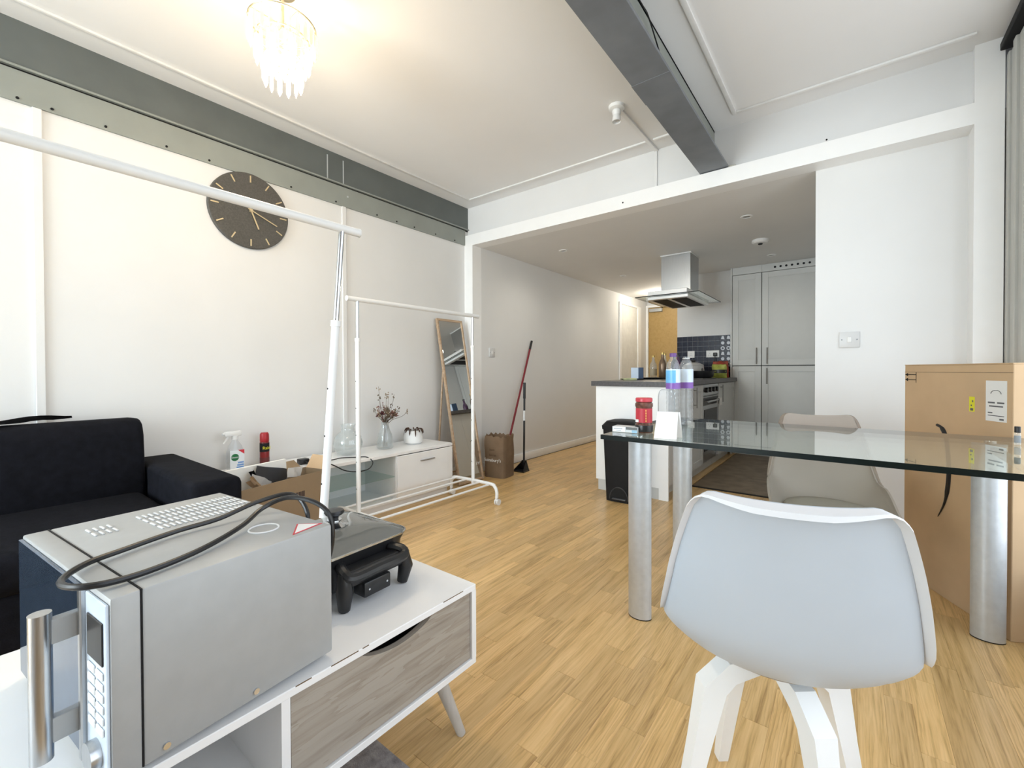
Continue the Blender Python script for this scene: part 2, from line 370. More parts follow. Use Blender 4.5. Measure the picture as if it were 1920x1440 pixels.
# ceiling beads
BEAD = mat('bead_white', (.86,.86,.85), .5)
def bead(nm, x0, x1, y0, y1): struct(nm, box(N(), x0, x1, y0, y1, H-.012, H, .003, 2), BEAD)
bead('trim_3', .165, .187, WY, 3.018); bead('trim_4', .187, 1.885, 2.996, 3.018); bead('trim_5', 1.91, 2.20, 2.996, 3.018)
bead('trim_6', 2.405, 2.43, WY, 3.018); bead('trim_7', 2.43, 3.46, 2.996, 3.018)

# steel along the left wall
t = thing('steel_channel', 'grey painted steel channel with bolted plate running along the clock wall', 'beam', (0, WY, 2.22))
def wl_(bm, y0, y1, x0, x1, z0, z1, bev=0): return box(bm, x0, x1, y0-WY, y1-WY, z0-2.22, z1-2.22, bev, 1)
obj('web', wl_(N(), WY, YW, .0005, .006, 2.38, H), STEEL_P, t)
obj('flange', wl_(N(), WY, YW, .0005, .022, 2.374, 2.384), STEEL_L, t)
obj('gap', wl_(N(), WY, YW, .0005, .003, 2.362, 2.374), BLACKM, t)
obj('plate', wl_(N(), WY, YF, .0005, .012, 2.222, 2.364), STEEL_L, t)
for y in (-1.4,-1.0,-.6,-.2,.218,.327,.515,.764,.967,1.442,1.766,2.117,2.308,2.493,2.738,2.98):
    obj('bolt', rod(N(), (.012, y-WY, .018), (.016, y-WY, .018), .006, seg=8), BLACKM, t)
for y in (1.702, 1.827): obj('weld_seam', wl_(N(), y, y+.008, .006, .008, 2.385, 2.56), PALE, t)
obj('bolt', rod(N(), (.012, 1.861-WY, .082), (.016, 1.861-WY, .082), .007, seg=8), PALE, t)
# ceiling beam
t = thing('ceiling_beam', 'dark grey painted steel beam crossing the ceiling to the bulkhead', 'beam', (2.27, WY, 2.318))
obj('bottom_flange', box(N(), -.088, .088, 0, YW-WY-.001, 0, .014, .002, 1), STEEL_D, t)
obj('web', box(N(), -.012, -.004, 0, YW-WY-.001, .014, H-2.318), STEEL_L, t, label='lighter grey web')
obj('top_flange', box(N(), -.088, -.004, 0, YW-WY-.001, H-2.318-.012, H-2.318), STEEL_D, t)
obj('joint_plate', box(N(), -.0885, .0885, 1.97-WY, 2.15-WY, -.002, .0), STEEL_D, t)
obj('cable', tube(N(), cr([(.0,1.6-WY,.27),(.03,1.66-WY,.2),(.05,1.75-WY,.16),(.02,1.9-WY,.22),(.03,2.05-WY,.1)], 20), .003, 6), BLACKM, t)
obj('mortar', box(N(), .06, .13, YW-WY-.035, YW-WY-.002, -.004, .012, .004, 1), mat('mortar', (.55,.53,.47), .9, bump=.6), t)

# doors
dr = struct('door_1', box(N(), .15, .95, YE-.05, YE-.008, .005, 2.10, .003, 1), DOORW, 'oak veneer door at the end of the corridor')
obj('door_closer', box(N(), .18, .40, YE-.11, YE-.05, 2.02, 2.075, .004, 2), SILVER, dr)
obj('closer_arm', rod(N(), (.38, YE-.10, 2.08), (.5, YE-.06, 2.10), .006), BLACKM, dr)
for z in (1.75, .95, .25): obj('hinge', box(N(), .138, .152, YE-.062, YE-.048, z, z+.1), BRUSH, dr)
obj('handle', tube(N(), [(.88, YE-.05, 1.0), (.88, YE-.10, 1.0), (.77, YE-.10, 1.0)], .01), BRUSH, dr)
bm = N(); box(bm, .108, .147, YE-.07, YE, 0, 2.14); box(bm, .953, .99, YE-.07, YE, 0, 2.14); box(bm, .147, .953, YE-.07, YE, 2.103, 2.14)
struct('trim_8', bm, GLOSSW, 'white frame of the oak door')
d2 = struct('door_2', box(N(), .107, .113, 6.55, 7.22, .005, 2.05), mat('door_white', (.74,.73,.69), .5), 'white door on the corridor wall')
bm = N()
for a, b, c, d in ((6.48, 6.55, 0, 2.08), (7.22, 7.36, 0, 2.08), (6.55, 7.22, 2.05, 2.08)): box(bm, .107, .128, a, b, c, d, .003, 1)
struct('trim_9', bm, GLOSSW, 'white frame of the corridor side door')

# ------------------------------------------------------------ chandelier
cp = (1.11, .883)
t = thing('chandelier', 'three-tier crystal droplet chandelier, lit, hanging from the ceiling', 'chandelier', (cp[0], cp[1], H))
GOLD = mat('pale_gold_ring', (.55,.48,.34), .3, .9)
obj('ceiling_rose', lathe(N(), [(0,0),(.05,0),(.05,-.015),(.03,-.025),(0,-.025)], 20), GOLD, t)
obj('stem', rod(N(), (0,0,-.02), (0,0,-.16), .006), GOLD, t)
drop = None
for R, zt, n, ln in ((.126, -.150, 24, .10), (.10, -.21, 19, .115), (.07, -.29, 13, .118)):
    ring = obj('ring', tube(N(), [(R*math.cos(2*PI*k/40), R*math.sin(2*PI*k/40), zt) for k in range(40)], .0035, 6, closed=True), GOLD, t)
    bm = N()
    for a in (0, PI/2): rod(bm, (-R*math.cos(a), -R*math.sin(a), zt), (R*math.cos(a), R*math.sin(a), zt), .002, seg=6)
    obj('cross_wire', bm, GOLD, t)
    bm = N()
    lathe(bm, [(0,0),(.006,-.006),(0,-.012)], 6)
    lathe(bm, [(.0,-.014),(.009,-.03),(.0085,-ln+.02),(0,-ln)], 4)
    me = finish(bm, 'crystal_drop', CRYST)
    for k in range(n):
        a = 2*PI*k/n; obj('crystal_drop', me, None, t, (R*math.cos(a), R*math.sin(a), zt-.003), (0,0,a))
BULB = mat('bulb', (1,.9,.75), .5, emit=(1.0,.80,.52,25))
for k in range(3):
    a = 2*PI*k/3+.4; c = (.042*math.cos(a), .042*math.sin(a), -.25)
    obj('bulb', lathe(N(), [(0,-.045),(.014,-.038),(.02,-.022),(.016,0),(.009,.02),(.009,.045),(0,.045)], 14, c), BULB, t)
for zz, pw in ((-.262, 24),):
    l = bpy.data.lights.new('chandelier_light', 'POINT'); l.energy = pw; l.color = (1,.80,.56); l.shadow_soft_size = .045
    lo = bpy.data.objects.new('chandelier_light', l); COL.objects.link(lo); lo.location = (cp[0], cp[1], H+zz-.10)

# batten lamp holder with conduit
t = thing('lamp_holder', 'empty white batten lamp holder on the ceiling with conduit to the wall', 'lamp holder', (1.869, 2.50, H))
obj('base', lathe(N(), [(0,0),(.048,0),(.046,-.018),(.03,-.024),(0,-.024)], 24), WHITEP, t)
obj('socket', lathe(N(), [(.018,-.02),(.027,-.03),(.024,-.05),(.021,-.055),(.026,-.085),(.03,-.095),(.0255,-.095),(.02,-.06),(0,-.06)], 20), WHITEP, t)
obj('conduit', box(N(), -.008, .018, .045, YW-2.50, -.014, 0, .002, 1), CEIL, t)
obj('conduit', box(N(), -.006, .014, YW-2.50-.014, YW-2.50, 2.3135-H, 0, .002, 1), WHITEP, t)

# kitchen ceiling fixtures
for i, (x, y, lab) in enumerate(((.69,3.84,'small recessed downlight over the corridor next to the opening'), (.68,5.33,'small recessed downlight over the corridor near the doors'), (2.337,3.89,'small recessed downlight near the bulkhead and white wall'), (2.327,5.35,'small recessed downlight close to the tall kitchen units'))):
    t = thing('downlight', lab, 'downlight', (x, y, KH), group='kitchen downlights')
    obj('rim', lathe(N(), [(.028,.0),(.045,0),(.044,-.005),(.03,-.006),(.028,.0)], 24), WHITEP, t)
    obj('lens', lathe(N(), [(0,-.001),(.03,-.001)], 20), mat('downlight_lens%d' % i, (.25,.24,.22), .3), t)
t = thing('smoke_alarm', 'round white smoke alarm on the kitchen ceiling', 'smoke alarm', (2.32, 4.67, KH))
obj('body', lathe(N(), [(0,0),(.07,0),(.072,-.02),(.06,-.032),(0,-.034)], 28), WHITEP, t)
obj('sensor', lathe(N(), [(0,-.034),(.02,-.034),(.018,-.042),(0,-.043)], 16), BLACKM, t)
# lit hallway lamp near the oak door
t = thing('hall_lamp', 'flush ceiling lamp by the oak door', 'lamp', (.62, 6.75, KH))
obj('shade', lathe(N(), [(0,0),(.07,0),(.07,-.02),(.0,-.03)], 20), mat('lamp_shade', (.9,.85,.7), .5, emit=(1,.85,.6,2.5)), t)
for (x, y, z, pw) in ((.62, 6.75, KH-.09, 13), (.69, 3.84, KH-.02, 14), (.68, 5.33, KH-.02, 16), (2.337, 3.89, KH-.02, 6), (2.327, 5.0, KH-.02, 7)):  # hall lamp and downlight spots; those over the kitchen added to brighten it
    if pw:
        sp_ = y < 6; l = bpy.data.lights.new('hall_and_fill_light', 'SPOT' if sp_ else 'POINT'); l.energy = pw; l.color = (1,.92,.78); l.shadow_soft_size = .05
        if sp_: l.spot_size = math.radians(165); l.spot_blend = 1.0
        lo = bpy.data.objects.new('hall_and_fill_light', l); COL.objects.link(lo); lo.location = (x, y, z)

# ------------------------------------------------------------ wall clock
t = thing('wall_clock', 'round dark slate wall clock with brass markers and hands', 'clock', (.0, 1.185, 2.003))
CR = .232
obj('face', lathe(N(), [(0,.0),(CR,.0),(CR,.018),(CR-.004,.022),(0,.022)], 64), CLOCKF, t, rot=(0, PI/2, 0))
def radial(bm, ang, r0, r1, wd, x0, x1):
    a = ang; d = Vector((0, math.sin(a), math.cos(a))); s = Vector((0, math.cos(a), -math.sin(a)))
    p = [d*r0 - s*wd/2, d*r1 - s*wd/2, d*r1 + s*wd/2, d*r0 + s*wd/2]
    return prism(bm, [(x0, q.y, q.z) for q in p], (x1-x0, 0, 0))
for k in range(12): obj('marker', radial(N(), 2*PI*k/12+.0, CR*.76, CR*.94, .007, .022, .026), BRASS, t)
obj('hour_hand', radial(N(), math.radians(158), -.02, .115, .008, .030, .033), BRASS, t)
obj('minute_hand', radial(N(), math.radians(112), -.02, .165, .006, .035, .038), BRASS, t)
obj('hub', rod(N(), (.02,0,0), (.04,0,0), .009, seg=16), BRASS, t)

# ------------------------------------------------------------ sofa
def cushion(bm, x0, x1, y0, y1, z0, z1, bev=.04, sub=2):
    box(bm, x0, x1, y0, y1, z0, z1, bev, 4)
    return bm
t = thing('sofa', 'black fabric sofa with low arm against the panelled wall', 'sofa', (.0, -.15, 0))
obj('base', cushion(N(), .03, .90, -.95, .90, .06, .30, .02), SOFA, t)
bm = N(); box(bm, .26, .93, -.75, .742, .29, .43, .05, 4); obj('seat_cushion', bm, SOFA, t)
bm = N()
prof = [(.03,.28),(.30,.28),(.315,.45),(.29,.70),(.265,.755),(.22,.775),(.10,.77),(.05,.74),(.03,.68)]
prism(bm, [(px, -.78, pz) for px, pz in prof], (0, 1.525, 0))
es = [e for e in bm.edges if abs(e.calc_length()) < 1.4 and abs(e.verts[0].co.y-e.verts[1].co.y) < 1e-6]
bmesh.ops.bevel(bm, geom=es, offset=.028, segments=3, profile=.5, affect='EDGES')
obj('backrest', bm, SOFA, t, smooth=60)
obj('armrest', cushion(N(), .03, .93, .748, .935, .06, .553, .03), SOFA, t)
obj('armrest', cushion(N(), .03, .93, -1.0, -.79, .06, .553, .03), SOFA, t)
for x in (.1, .85):
    for y in (-.9, .85): obj('foot', rod(N(), (x, y, 0), (x, y, .065), .02, .028), BLACK, t)
# black garment lying on the sofa back
bm = N(); gx, gy = 9, 16; V = []
for j in range(gy):
    row = []
    for i in range(gx):
        v = j/(gy-1); yy = -.14 + .52*v; u = i/(gx-1); wd = .20*(1-v**3*.85)
        xx = .065 + wd*u
        zz = .7785 + .02*math.exp(-((yy-.27)/.06)**2)*math.sin(PI*min(1, u+.15)) + .004*(1+math.sin(yy*35+u*5)) - .01*max(0, u-.7)
        row.append(bm.verts.new((xx, yy, max(zz, .7785))))
    V.append(row)
for j in range(gy-1):
    for i in range(gx-1): bm.faces.new((V[j][i], V[j][i+1], V[j+1][i+1], V[j+1][i]))
bmesh.ops.solidify(bm, geom=bm.faces[:], thickness=.005)
tag(obj('garment', bm, mat('black_cloth', (.004,.004,.005), .95, spec=.05, bump=.2), loc=(0,-.01,.006)), 'black garment draped over the sofa back', 'clothing')

# ------------------------------------------------------------ clothes racks
def rack(label, loc, zb, ztube, L=1.0, lean=0., group=None, hw=.27, r=.0135):
    t = thing('clothes_rack', label, 'clothes rack', loc, group=group); h = L/2
    tk = zb/ (zb-.13)
    for s in (-1, 1):
        y0 = s*h; f = lambda z: y0 + lean*(z-.13)/(zb-.13)
        obj('rod_sleeve', rod(N(), (0, f(.13), .13), (0, f(ztube), ztube), r, seg=14), WHITE_M, t)
        obj('sleeve_collar', rod(N(), (0, f(ztube-.012), ztube-.012), (0, f(ztube+.008), ztube+.008), r*1.22, seg=14), WHITE_M, t)
        obj('chrome_pole', rod(N(), (0, f(ztube), ztube), (0, f(zb-.008), zb-.008), r*.72, seg=14), CHROME, t)
        for k in range(5):
            z = .30 + k*.16; obj('adjust_hole', rod(N(), (-.001, f(z)-r*.86, z), (-.001, f(z)-r*1.05, z), .0035, seg=6), BLACKM, t)
        pts = [(-hw, y0, .055), (-hw, y0, .10), (-hw+.02, y0, .135), (-hw+.07, y0, .15), (hw-.07, y0, .15), (hw-.02, y0, .135), (hw, y0, .10), (hw, y0, .055)]
        obj('base_tube', tube(N(), cr(pts, 30), .0125, 10), WHITE_M, t)
        for q in (-hw, hw):
            cs = obj('caster', rod(N(), (q-.004, y0, .055), (q-.004, y0, .03), .008), WHITE_M, t)
            for d in (-.014, .006): obj('wheel', rod(N(), (q+d, y0+.008, .023), (q+d+.01, y0+.008, .023), .023, seg=18), WHITEP, cs)
    for x in (-hw+.06, -hw*.3, hw*.3, hw-.06):
        obj('shelf_rod', rod(N(), (x, -h, .148), (x, h, .148), .0075, seg=8), WHITE_M, t)
    obj('hanging_bar', rod(N(), (0, -h-.065+lean, zb), (0, h+.065+lean, zb), .0145, seg=18), WHITE_M, t)
    for s in (-1, 1): obj('bar_cap', rod(N(), (0, s*(h+.065)+lean, zb), (0, s*(h+.070)+lean, zb), .0155, seg=18), WHITEP, t)
    return t
rack('white metal clothes rack standing in front of the low white TV unit', (.676, 2.005, 0), 1.425, 1.187, hw=.238)
rack('white metal clothes rack standing behind the microwave, its bar crossing the clock', (1.588, .25, 0), 1.497, 1.165, lean=.105)

# ------------------------------------------------------------ low TV unit
TZ = .412
t = thing('tv_unit', 'long low white TV unit with drawer and open glass shelf bay', 'tv unit', (.016, .93, 0))
D, Lu = .385, 1.61
obj('top', box(N(), 0, D+.012, -.005, Lu+.005, TZ-.022, TZ, .002, 1), WHITE, t)
obj('plinth', box(N(), .02, D-.03, .02, Lu-.02, 0, .06), WHITE, t)
obj('bottom_panel', box(N(), 0, D, 0, Lu, .06, .078), WHITE, t)
obj('back_panel', box(N(), 0, .008, 0, Lu, .078, TZ-.022), WHITE, t)
for y in (0, .47, 1.055, Lu-.016): obj('side_panel', box(N(), .008, D, y, y+.016, .078, TZ-.022), WHITE, t)
dw = obj('drawer_front', box(N(), D, D+.016, 1.06, Lu, .065, TZ-.028, .002, 1), WHITE, t)
obj('handle', box(N(), D+.016, D+.03, 1.27, 1.41, .318, .326, .002, 1), HANDLE, dw)
dw = obj('drawer_front', box(N(), D, D+.016, 0, .475, .065, TZ-.028, .002, 1), WHITE, t)
obj('handle', box(N(), D+.016, D+.03, .17, .31, .318, .326, .002, 1), BRUSH, dw)
obj('glass_shelf', box(N(), .01, D-.01, .487, 1.054, .235, .241), [G_SHELF, G_EDGE], t)
obj('cable_grommet', rod(N(), (.008, .62, .31), (.011, .62, .31), .02), SILVER, t)

# vases and pot
t = thing('glass_vase', 'round clear glass bottle vase with flared neck on the TV unit', 'vase', (.19, 1.74, TZ))
bm = N(); lathe(bm, [(0,.002),(.05,.002),(.075,.015),(.096,.05),(.10,.085),(.09,.125),(.065,.155),(.045,.168),(.043,.19),(.05,.215),(.046,.215),(.039,.19),(.041,.165),(.062,.15),(.086,.122),(.096,.085),(.092,.05),(.07,.018),(.045,.008),(0,.008)], 32)
obj('body', bm, G_CLEAR, t, smooth=60)
t = thing('flower_vase', 'tall clear glass vase holding dried pink and brown flowers', 'vase', (.19, 2.05, TZ))
obj('body', lathe(N(), [(0,.002),(.055,.002),(.062,.012),(.06,.06),(.05,.11),(.034,.15),(.026,.18),(.030,.20),(.027,.20),(.023,.18),(.031,.15),(.047,.11),(.056,.06),(.057,.018),(0,.012)], 28), G_CLEAR, t, smooth=60)
STEM = mat('dried_stem', (.13,.10,.07), .8); PINK = mat('dried_petal', (.42,.22,.17), .8, var=.25); DKP = mat('dried_petal_dark', (.17,.06,.06), .8, var=.3); TAN = mat('dried_leaf', (.27,.2,.13), .8)
rs = random.Random(5)
for k in range(32):
    a = rs.uniform(0, 2*PI); sp = rs.uniform(.02, .13); hh = rs.uniform(.24, .34) if k > 5 else rs.uniform(.36, .50)
    if k in (0, 1): sp = .05
    if k == 2: a = PI/2; sp = .22; hh = .27
    e = Vector((sp*math.cos(a)*.8, sp*math.sin(a), hh))
    b0 = Vector((rs.uniform(-.018,.018), rs.uniform(-.018,.018), .016))
    mid = Vector((e.x*.15, e.y*.15, .19))
    st = obj('stem', tube(N(), cr([b0, mid, (mid+e)/2+Vector((e.x*.15, e.y*.15, .0)), e], 10), [.0022]*5+[.0014]*5, 5), STEM, t)
    bm = N()
    for q in range(rs.randint(3, 6)):
        c = e + Vector((rs.uniform(-.012,.012), rs.uniform(-.014,.014), rs.uniform(-.03,.012)))
        lathe(bm, [(0,-.006),(.004,-.002),(.0035,.004),(0,.007)], 5, c)
    obj('seed_head', bm, rs.choice((TAN, DKP, STEM)), st)
for k, (dy, dz, dx, m_, rr) in enumerate(((.075,.245,.02,PINK,.040),(.045,.262,.03,PINK,.034),(-.035,.265,.01,DKP,.034),(.0,.27,.03,TAN,.032),(-.06,.25,.0,DKP,.024),(.03,.29,-.01,TAN,.026),(.05,.235,-.02,DKP,.026),(.01,.24,.03,TAN,.03))):
    bm = N(); c = Vector((dx, dy, dz))
    for layer in range(3):
        for q in range(6):
            a = 2*PI*q/6 + layer*.5; rad = rr*(1-.28*layer); n_ = Vector((math.cos(a), math.sin(a), .35*layer)).normalized()
            s_ = Vector((-math.sin(a), math.cos(a), 0)); p0 = c + Vector((0,0,-.006+.006*layer)); p2 = c + n_*rad + Vector((0,0,.004+.007*layer))
            vv = [bm.verts.new(p) for p in (p0, (p0+p2)/2 + s_*rad*.5 - Vector((0,0,.004)), p2, (p0+p2)/2 - s_*rad*.5 - Vector((0,0,.004)))]
            bm.faces.new(vv)
    obj('flower_head', bm, m_, t)
t = thing('plant_pot', 'white ribbed pot with a withered dark plant', 'plant pot', (.18, 2.33, TZ))
bm = N(); seg = 56; rings = []
for r, z in ((.0,.001),(.058,.001),(.072,.012),(.074,.05),(.066,.105),(.060,.108),(.066,.05),(.0,.04)):
    rings.append([bm.verts.new(((r + (.0018 if k % 2 and r > .06 else 0))*math.cos(2*PI*k/seg), (r + (.0018 if k % 2 and r > .06 else 0))*math.sin(2*PI*k/seg), z)) for k in range(seg)] if r else [bm.verts.new((0,0,z))])
for a, b in zip(rings, rings[1:]):
    for k in range(seg):
        k2 = (k+1) % seg
        if len(a) == 1: bm.faces.new((a[0], b[k2], b[k]))
        elif len(b) == 1: bm.faces.new((a[k], a[k2], b[0]))
        else: bm.faces.new((a[k], a[k2], b[k2], b[k]))
obj('pot', bm, mat('white_ceramic', (.86,.86,.85), .4, var=.01), t)
DEAD = mat('withered_leaf', (.07,.035,.02), .8, var=.3)
rs = random.Random(11)
for k in range(12):
    a = 2*PI*k/12+rs.uniform(-.2,.2); R = rs.uniform(.055, .085)
    p = [Vector((.01*math.cos(a), .01*math.sin(a), .06)), Vector((R*.6*math.cos(a), R*.6*math.sin(a), .118)), Vector((R*math.cos(a), R*math.sin(a), .115)), Vector((R*1.15*math.cos(a), R*1.15*math.sin(a), rs.uniform(.05,.1)))]
    obj('leaf', tube(N(), cr(p, 8), [.0015,.0015,.002,.004,.005,.006,.005,.0015], 5), DEAD, t)

# spray bottle, red can, plugs
t = thing('spray_bottle', 'clear trigger spray cleaner bottle with white head and green round logo', 'spray bottle', (.10, 1.055, TZ))
bm = N(); rings = []
for hx, hy, z in ((.025,.036,.0),(.03,.046,.006),(.031,.047,.07),(.03,.046,.115),(.024,.034,.15),(.016,.018,.175),(.013,.013,.19)):
    rings.append([bm.verts.new((hx*math.cos(2*PI*k/20), hy*math.sin(2*PI*k/20), z)) for k in range(20)])
for a, b in zip(rings, rings[1:]):
    for k in range(20): bm.faces.new((a[k], a[(k+1) % 20], b[(k+1) % 20], b[k]))
bm.faces.new(rings[0][::-1]); bm.faces.new(rings[-1]); obj('bottle', bm, G_PLAST, t, smooth=60)
hd = obj('spray_head', box(N(), -.012, .012, -.055, .035, .205, .235, .006, 2), WHITEP, t)
obj('collar', rod(N(), (0,0,.185), (0,0,.207), .017, seg=20), WHITEP, t)
obj('trigger', tube(N(), [(0,-.035,.21),(0,-.045,.185),(0,-.06,.165)], [.007,.007,.005], 8), WHITEP, hd)
obj('nozzle', rod(N(), (0,-.055,.222), (0,-.066,.222), .008), WHITEP, hd)
LABW = mat('label_white', (.8,.84,.88), .4); LBL = mat('label_blue', (.18,.35,.7), .4); LGR = mat('label_green', (.01,.16,.05), .4); LRD = mat('label_red', (.6,.03,.05), .4); LYL = mat('label_yellow', (.75,.72,.03), .4)
lb = obj('label', box(N(), .0315, .0325, -.038, .038, .012, .125, .0004, 1), LABW, t)
obj('logo_disc', lathe(N(), [(0,0),(.021,0),(.021,.0008),(0,.0008)], 24), LGR, lb, (.0325, -.012, .083), (0, PI/2, 0))
text('lettering', 'Dettol', .0145, LABW, lb, (.0336, -.012, .083), (PI/2, 0, PI/2))
prism_bm = N(); prism(prism_bm, [(.0326,.004,.125),(.0326,.038,.125),(.0326,.038,.098)], (.0006,0,0)); obj('label_flash', prism_bm, LRD, lb)
for k in range(3): obj('label_line', box(N(), .0325, .0332, -.005+.004*k, .034, .018+.014*k, .027+.014*k), LBL, lb)
t = thing('aerosol_can', 'dark red aerosol can with yellow lettering on the TV unit', 'can', (.09, 1.225, TZ))
obj('can_body', lathe(N(), [(0,.0),(.026,.0),(.027,.004),(.027,.145),(.024,.15),(0,.15)], 24), mat('can_red', (.20,.012,.012), .3), t)
obj('cap', lathe(N(), [(.0255,.15),(.0265,.155),(.0255,.195),(.02,.206),(0,.208)], 24), RED, t)
obj('black_band', lathe(N(), [(.0273,.088),(.0275,.09),(.0275,.14),(.0273,.142)], 24), BLACKM, t)
text('lettering', 'Raid', .027, LYL, t, (.0285, 0, .112), (PI/2, 0, PI/2))
obj('band', lathe(N(), [(.0273,.012),(.0276,.014),(.0276,.05),(.0273,.052)], 24), mat('can_brown', (.12,.02,.02), .4), t)
t = thing('power_cable', 'black power cable with plugs and yellow tag lying on the TV unit', 'cable', (.25, 1.42, TZ))
obj('plug', box(N(), -.03, .02, -.06, .0, .001, .035, .006, 2), BLACK, t)
obj('plug', box(N(), .045, .085, -.02, .035, .001, .035, .006, 2), BLACK, t)
obj('tag', box(N(), .05, .08, .045, .075, .004, .02, .003, 1), LYL, t)
obj('cord', tube(N(), cr([(.06,.03,.018),(.07,.12,.010),(.05,.2,.008),(.10,.28,.006),(.145,.33,.005),(.172,.36,-.03),(.173,.33,-.07),(.173,.25,-.075),(.173,.15,-.05),(.16,.06,.004),(.12,-.02,.006),(.02,-.03,.02)], 60), .0035, 8), BLACK, t)

# ------------------------------------------------------------ standing mirror
t = thing('floor_mirror', 'tall narrow oak-framed standing mirror leaning on the wall', 'mirror', (.31, 2.88, 0))
mw, mh, tilt = .325, 1.50, math.atan2(.275, 1.47)
def leanbox(x0, x1, y0, y1, z0, z1): return box(N(), x0, x1, y0, y1, z0, z1, .002, 1)
RM = (0, -tilt, 0)
for nm, a in (('frame_side', (-.012,.012,-mw/2,-mw/2+.018,.006,mh)), ('frame_side', (-.012,.012,mw/2-.018,mw/2,.006,mh)), ('frame_rail', (-.012,.012,-mw/2+.018,mw/2-.018,.006,.026)), ('frame_rail', (-.012,.012,-mw/2+.018,mw/2-.018,mh-.02,mh))):
    obj(nm, leanbox(*a), MIRFR, t, rot=RM)
obj('mirror_pane', box(N(), -.004, .004, -mw/2+.016, mw/2-.016, .024, mh-.018), MIRROR, t, rot=RM)
obj('back_board', box(N(), -.011, -.0045, -mw/2+.016, mw/2-.016, .024, mh-.018), CARD_D, t, rot=RM)
for s in (-1, 1): obj('stand_leg', tube(N(), [(-.215, s*(mw/2-.025), 1.0), (-.285, s*(mw/2-.012)-.0, .009)], .009, 6), MIRFR, t)
obj('stand_bar', rod(N(), (-.282,-mw/2+.015,.05), (-.282,mw/2-.015,.05), .007), MIRFR, t)

# ------------------------------------------------------------ paper bag, broom, dustpan
t = thing('paper_bag', 'crumpled brown paper carrier bag with white printed lettering', 'paper bag', (.340, 3.238, 0), math.radians(8))
bm = N(); nb = 40; rings = []
for j in range(9):
    z = .39*j/8; row = []
    for k in range(nb):
        a = 2*PI*k/nb; c_, s_ = math.cos(a), math.sin(a)
        hx, hy = .115, .108; n_ = 6
        rr = (abs(c_)**n_ + abs(s_)**n_)**(-1/n_)
        wob = 1 + .035*math.sin(3*a+j*1.3) * (j/8) + rs.uniform(-.02,.02)*(j > 0)
        zz = z + (rs.uniform(-.02,.014) if j == 8 else rs.uniform(-.006,.006) if j else 0)
        row.append(bm.verts.new((hx*rr*c_*wob, hy*rr*s_*wob, zz)))
    rings.append(row)
for a, b in zip(rings, rings[1:]):
    for k in range(nb): bm.faces.new((a[k], a[(k+1) % nb], b[(k+1) % nb], b[k]))
bm.faces.new(rings[0][::-1])
bmesh.ops.solidify(bm, geom=bm.faces[:], thickness=.0015)
obj('bag_body', bm, PAPER, t, smooth=25)
lt = mat('print_white', (.85,.82,.78), .6); lt2 = mat('print_brown', (.17,.10,.06), .8)
text('lettering', "Sainsbury's", .042, lt, t, (-.005, -.1165, .165), (PI/2, 0, 0), .0015)
text('lettering', 'love', .034, lt2, t, (-.01, -.1165, .262), (PI/2, 0, 0), .0015)
text('lettering', 'live to', .030, lt2, t, (-.005, -.1165, .212), (PI/2, 0, 0), .0015)
t = thing('broom', 'broom with dark red pole leaning in the corner behind the paper bag', 'broom', (.225, 3.44, 0))
top = (-.095, .64, 1.335)
tp = Vector(top); bt = Vector((0, 0, .05))
obj('pole', rod(N(), bt, bt.lerp(tp, .93), .011), REDP, t)
obj('grip', rod(N(), bt.lerp(tp, .925), tp, .0125), BLACK, t)
obj('head', box(N(), -.03, .03, -.05, .06, .0, .06, .006, 2), BLACKM, t)
t = thing('dustpan', 'black long-handled dustpan standing by the baseboard', 'dustpan', (.40, 3.50, 0))
bm = N(); prism(bm, [(-.07,-.05,0),(.07,-.05,0),(.06,.06,0),(-.06,.06,0)], (0,0,.012)); obj('pan', bm, BLACK, t)
bm = N(); prism(bm, [(-.06,.045,.01),(.06,.045,.01),(.025,.05,.10),(-.025,.05,.10)], (0,.012,0)); obj('pan_back', bm, BLACK, t)
for s in (-1, 1):
    bm = N(); prism(bm, [(s*.064,-.045,.01),(s*.058,.055,.01),(s*.03,.055,.09)], (s*-.006,0,0)); obj('pan_side', bm, BLACK, t)
obj('handle', rod(N(), (0,.052,.08), (0,.065,.86), .010), BLACK, t)
obj('handle_grip', rod(N(), (0,.0625,.72), (0,.065,.88), .0135), BLACK, t)
obj('sticker', tube(N(), [(0,.0585,.50), (0,.0602,.60)], .0108, 12), WHITEP, t)

# ------------------------------------------------------------ open cardboard box by the sofa
t = thing('cardboard_box', 'open brown cardboard box of papers beside the sofa arm', 'box', (.560, 1.086, 0), math.radians(13))
bw, bl, bh, th = .085, .255, .43, .005
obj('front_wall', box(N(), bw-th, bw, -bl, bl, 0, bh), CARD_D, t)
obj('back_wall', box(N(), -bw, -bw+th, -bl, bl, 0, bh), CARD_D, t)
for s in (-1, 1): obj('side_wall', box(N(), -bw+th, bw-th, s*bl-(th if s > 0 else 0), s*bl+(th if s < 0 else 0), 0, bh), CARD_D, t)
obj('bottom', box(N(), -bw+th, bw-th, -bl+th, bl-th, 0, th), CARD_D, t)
bm = N(); prism(bm, [(-bw+.01, bl-.003, bh), (bw-.01, bl-.003, bh), (bw-.03, bl+.05, bh+.06), (-bw+.0, bl+.05, bh+.065)], (0,.004,.003)); obj('flap', bm, CARD, t)
bm = N(); prism(bm, [(-bw+.002, -bl+.1, bh), (-bw+.002, bl-.03, bh), (-bw-.04, bl-.05, bh+.045), (-bw-.04, -bl+.12, bh+.045)], (.004,0,.002)); obj('flap', bm, CARD_D, t)
bm = N()
for k in range(9): box(bm, bw, bw+.0006, .02+.010*k, .026+.010*k+.002*(k % 2), .315, .345)
obj('printed_mark', bm, mat('print_dark', (.05,.03,.03), .8), t)
r_ = math.radians(13)
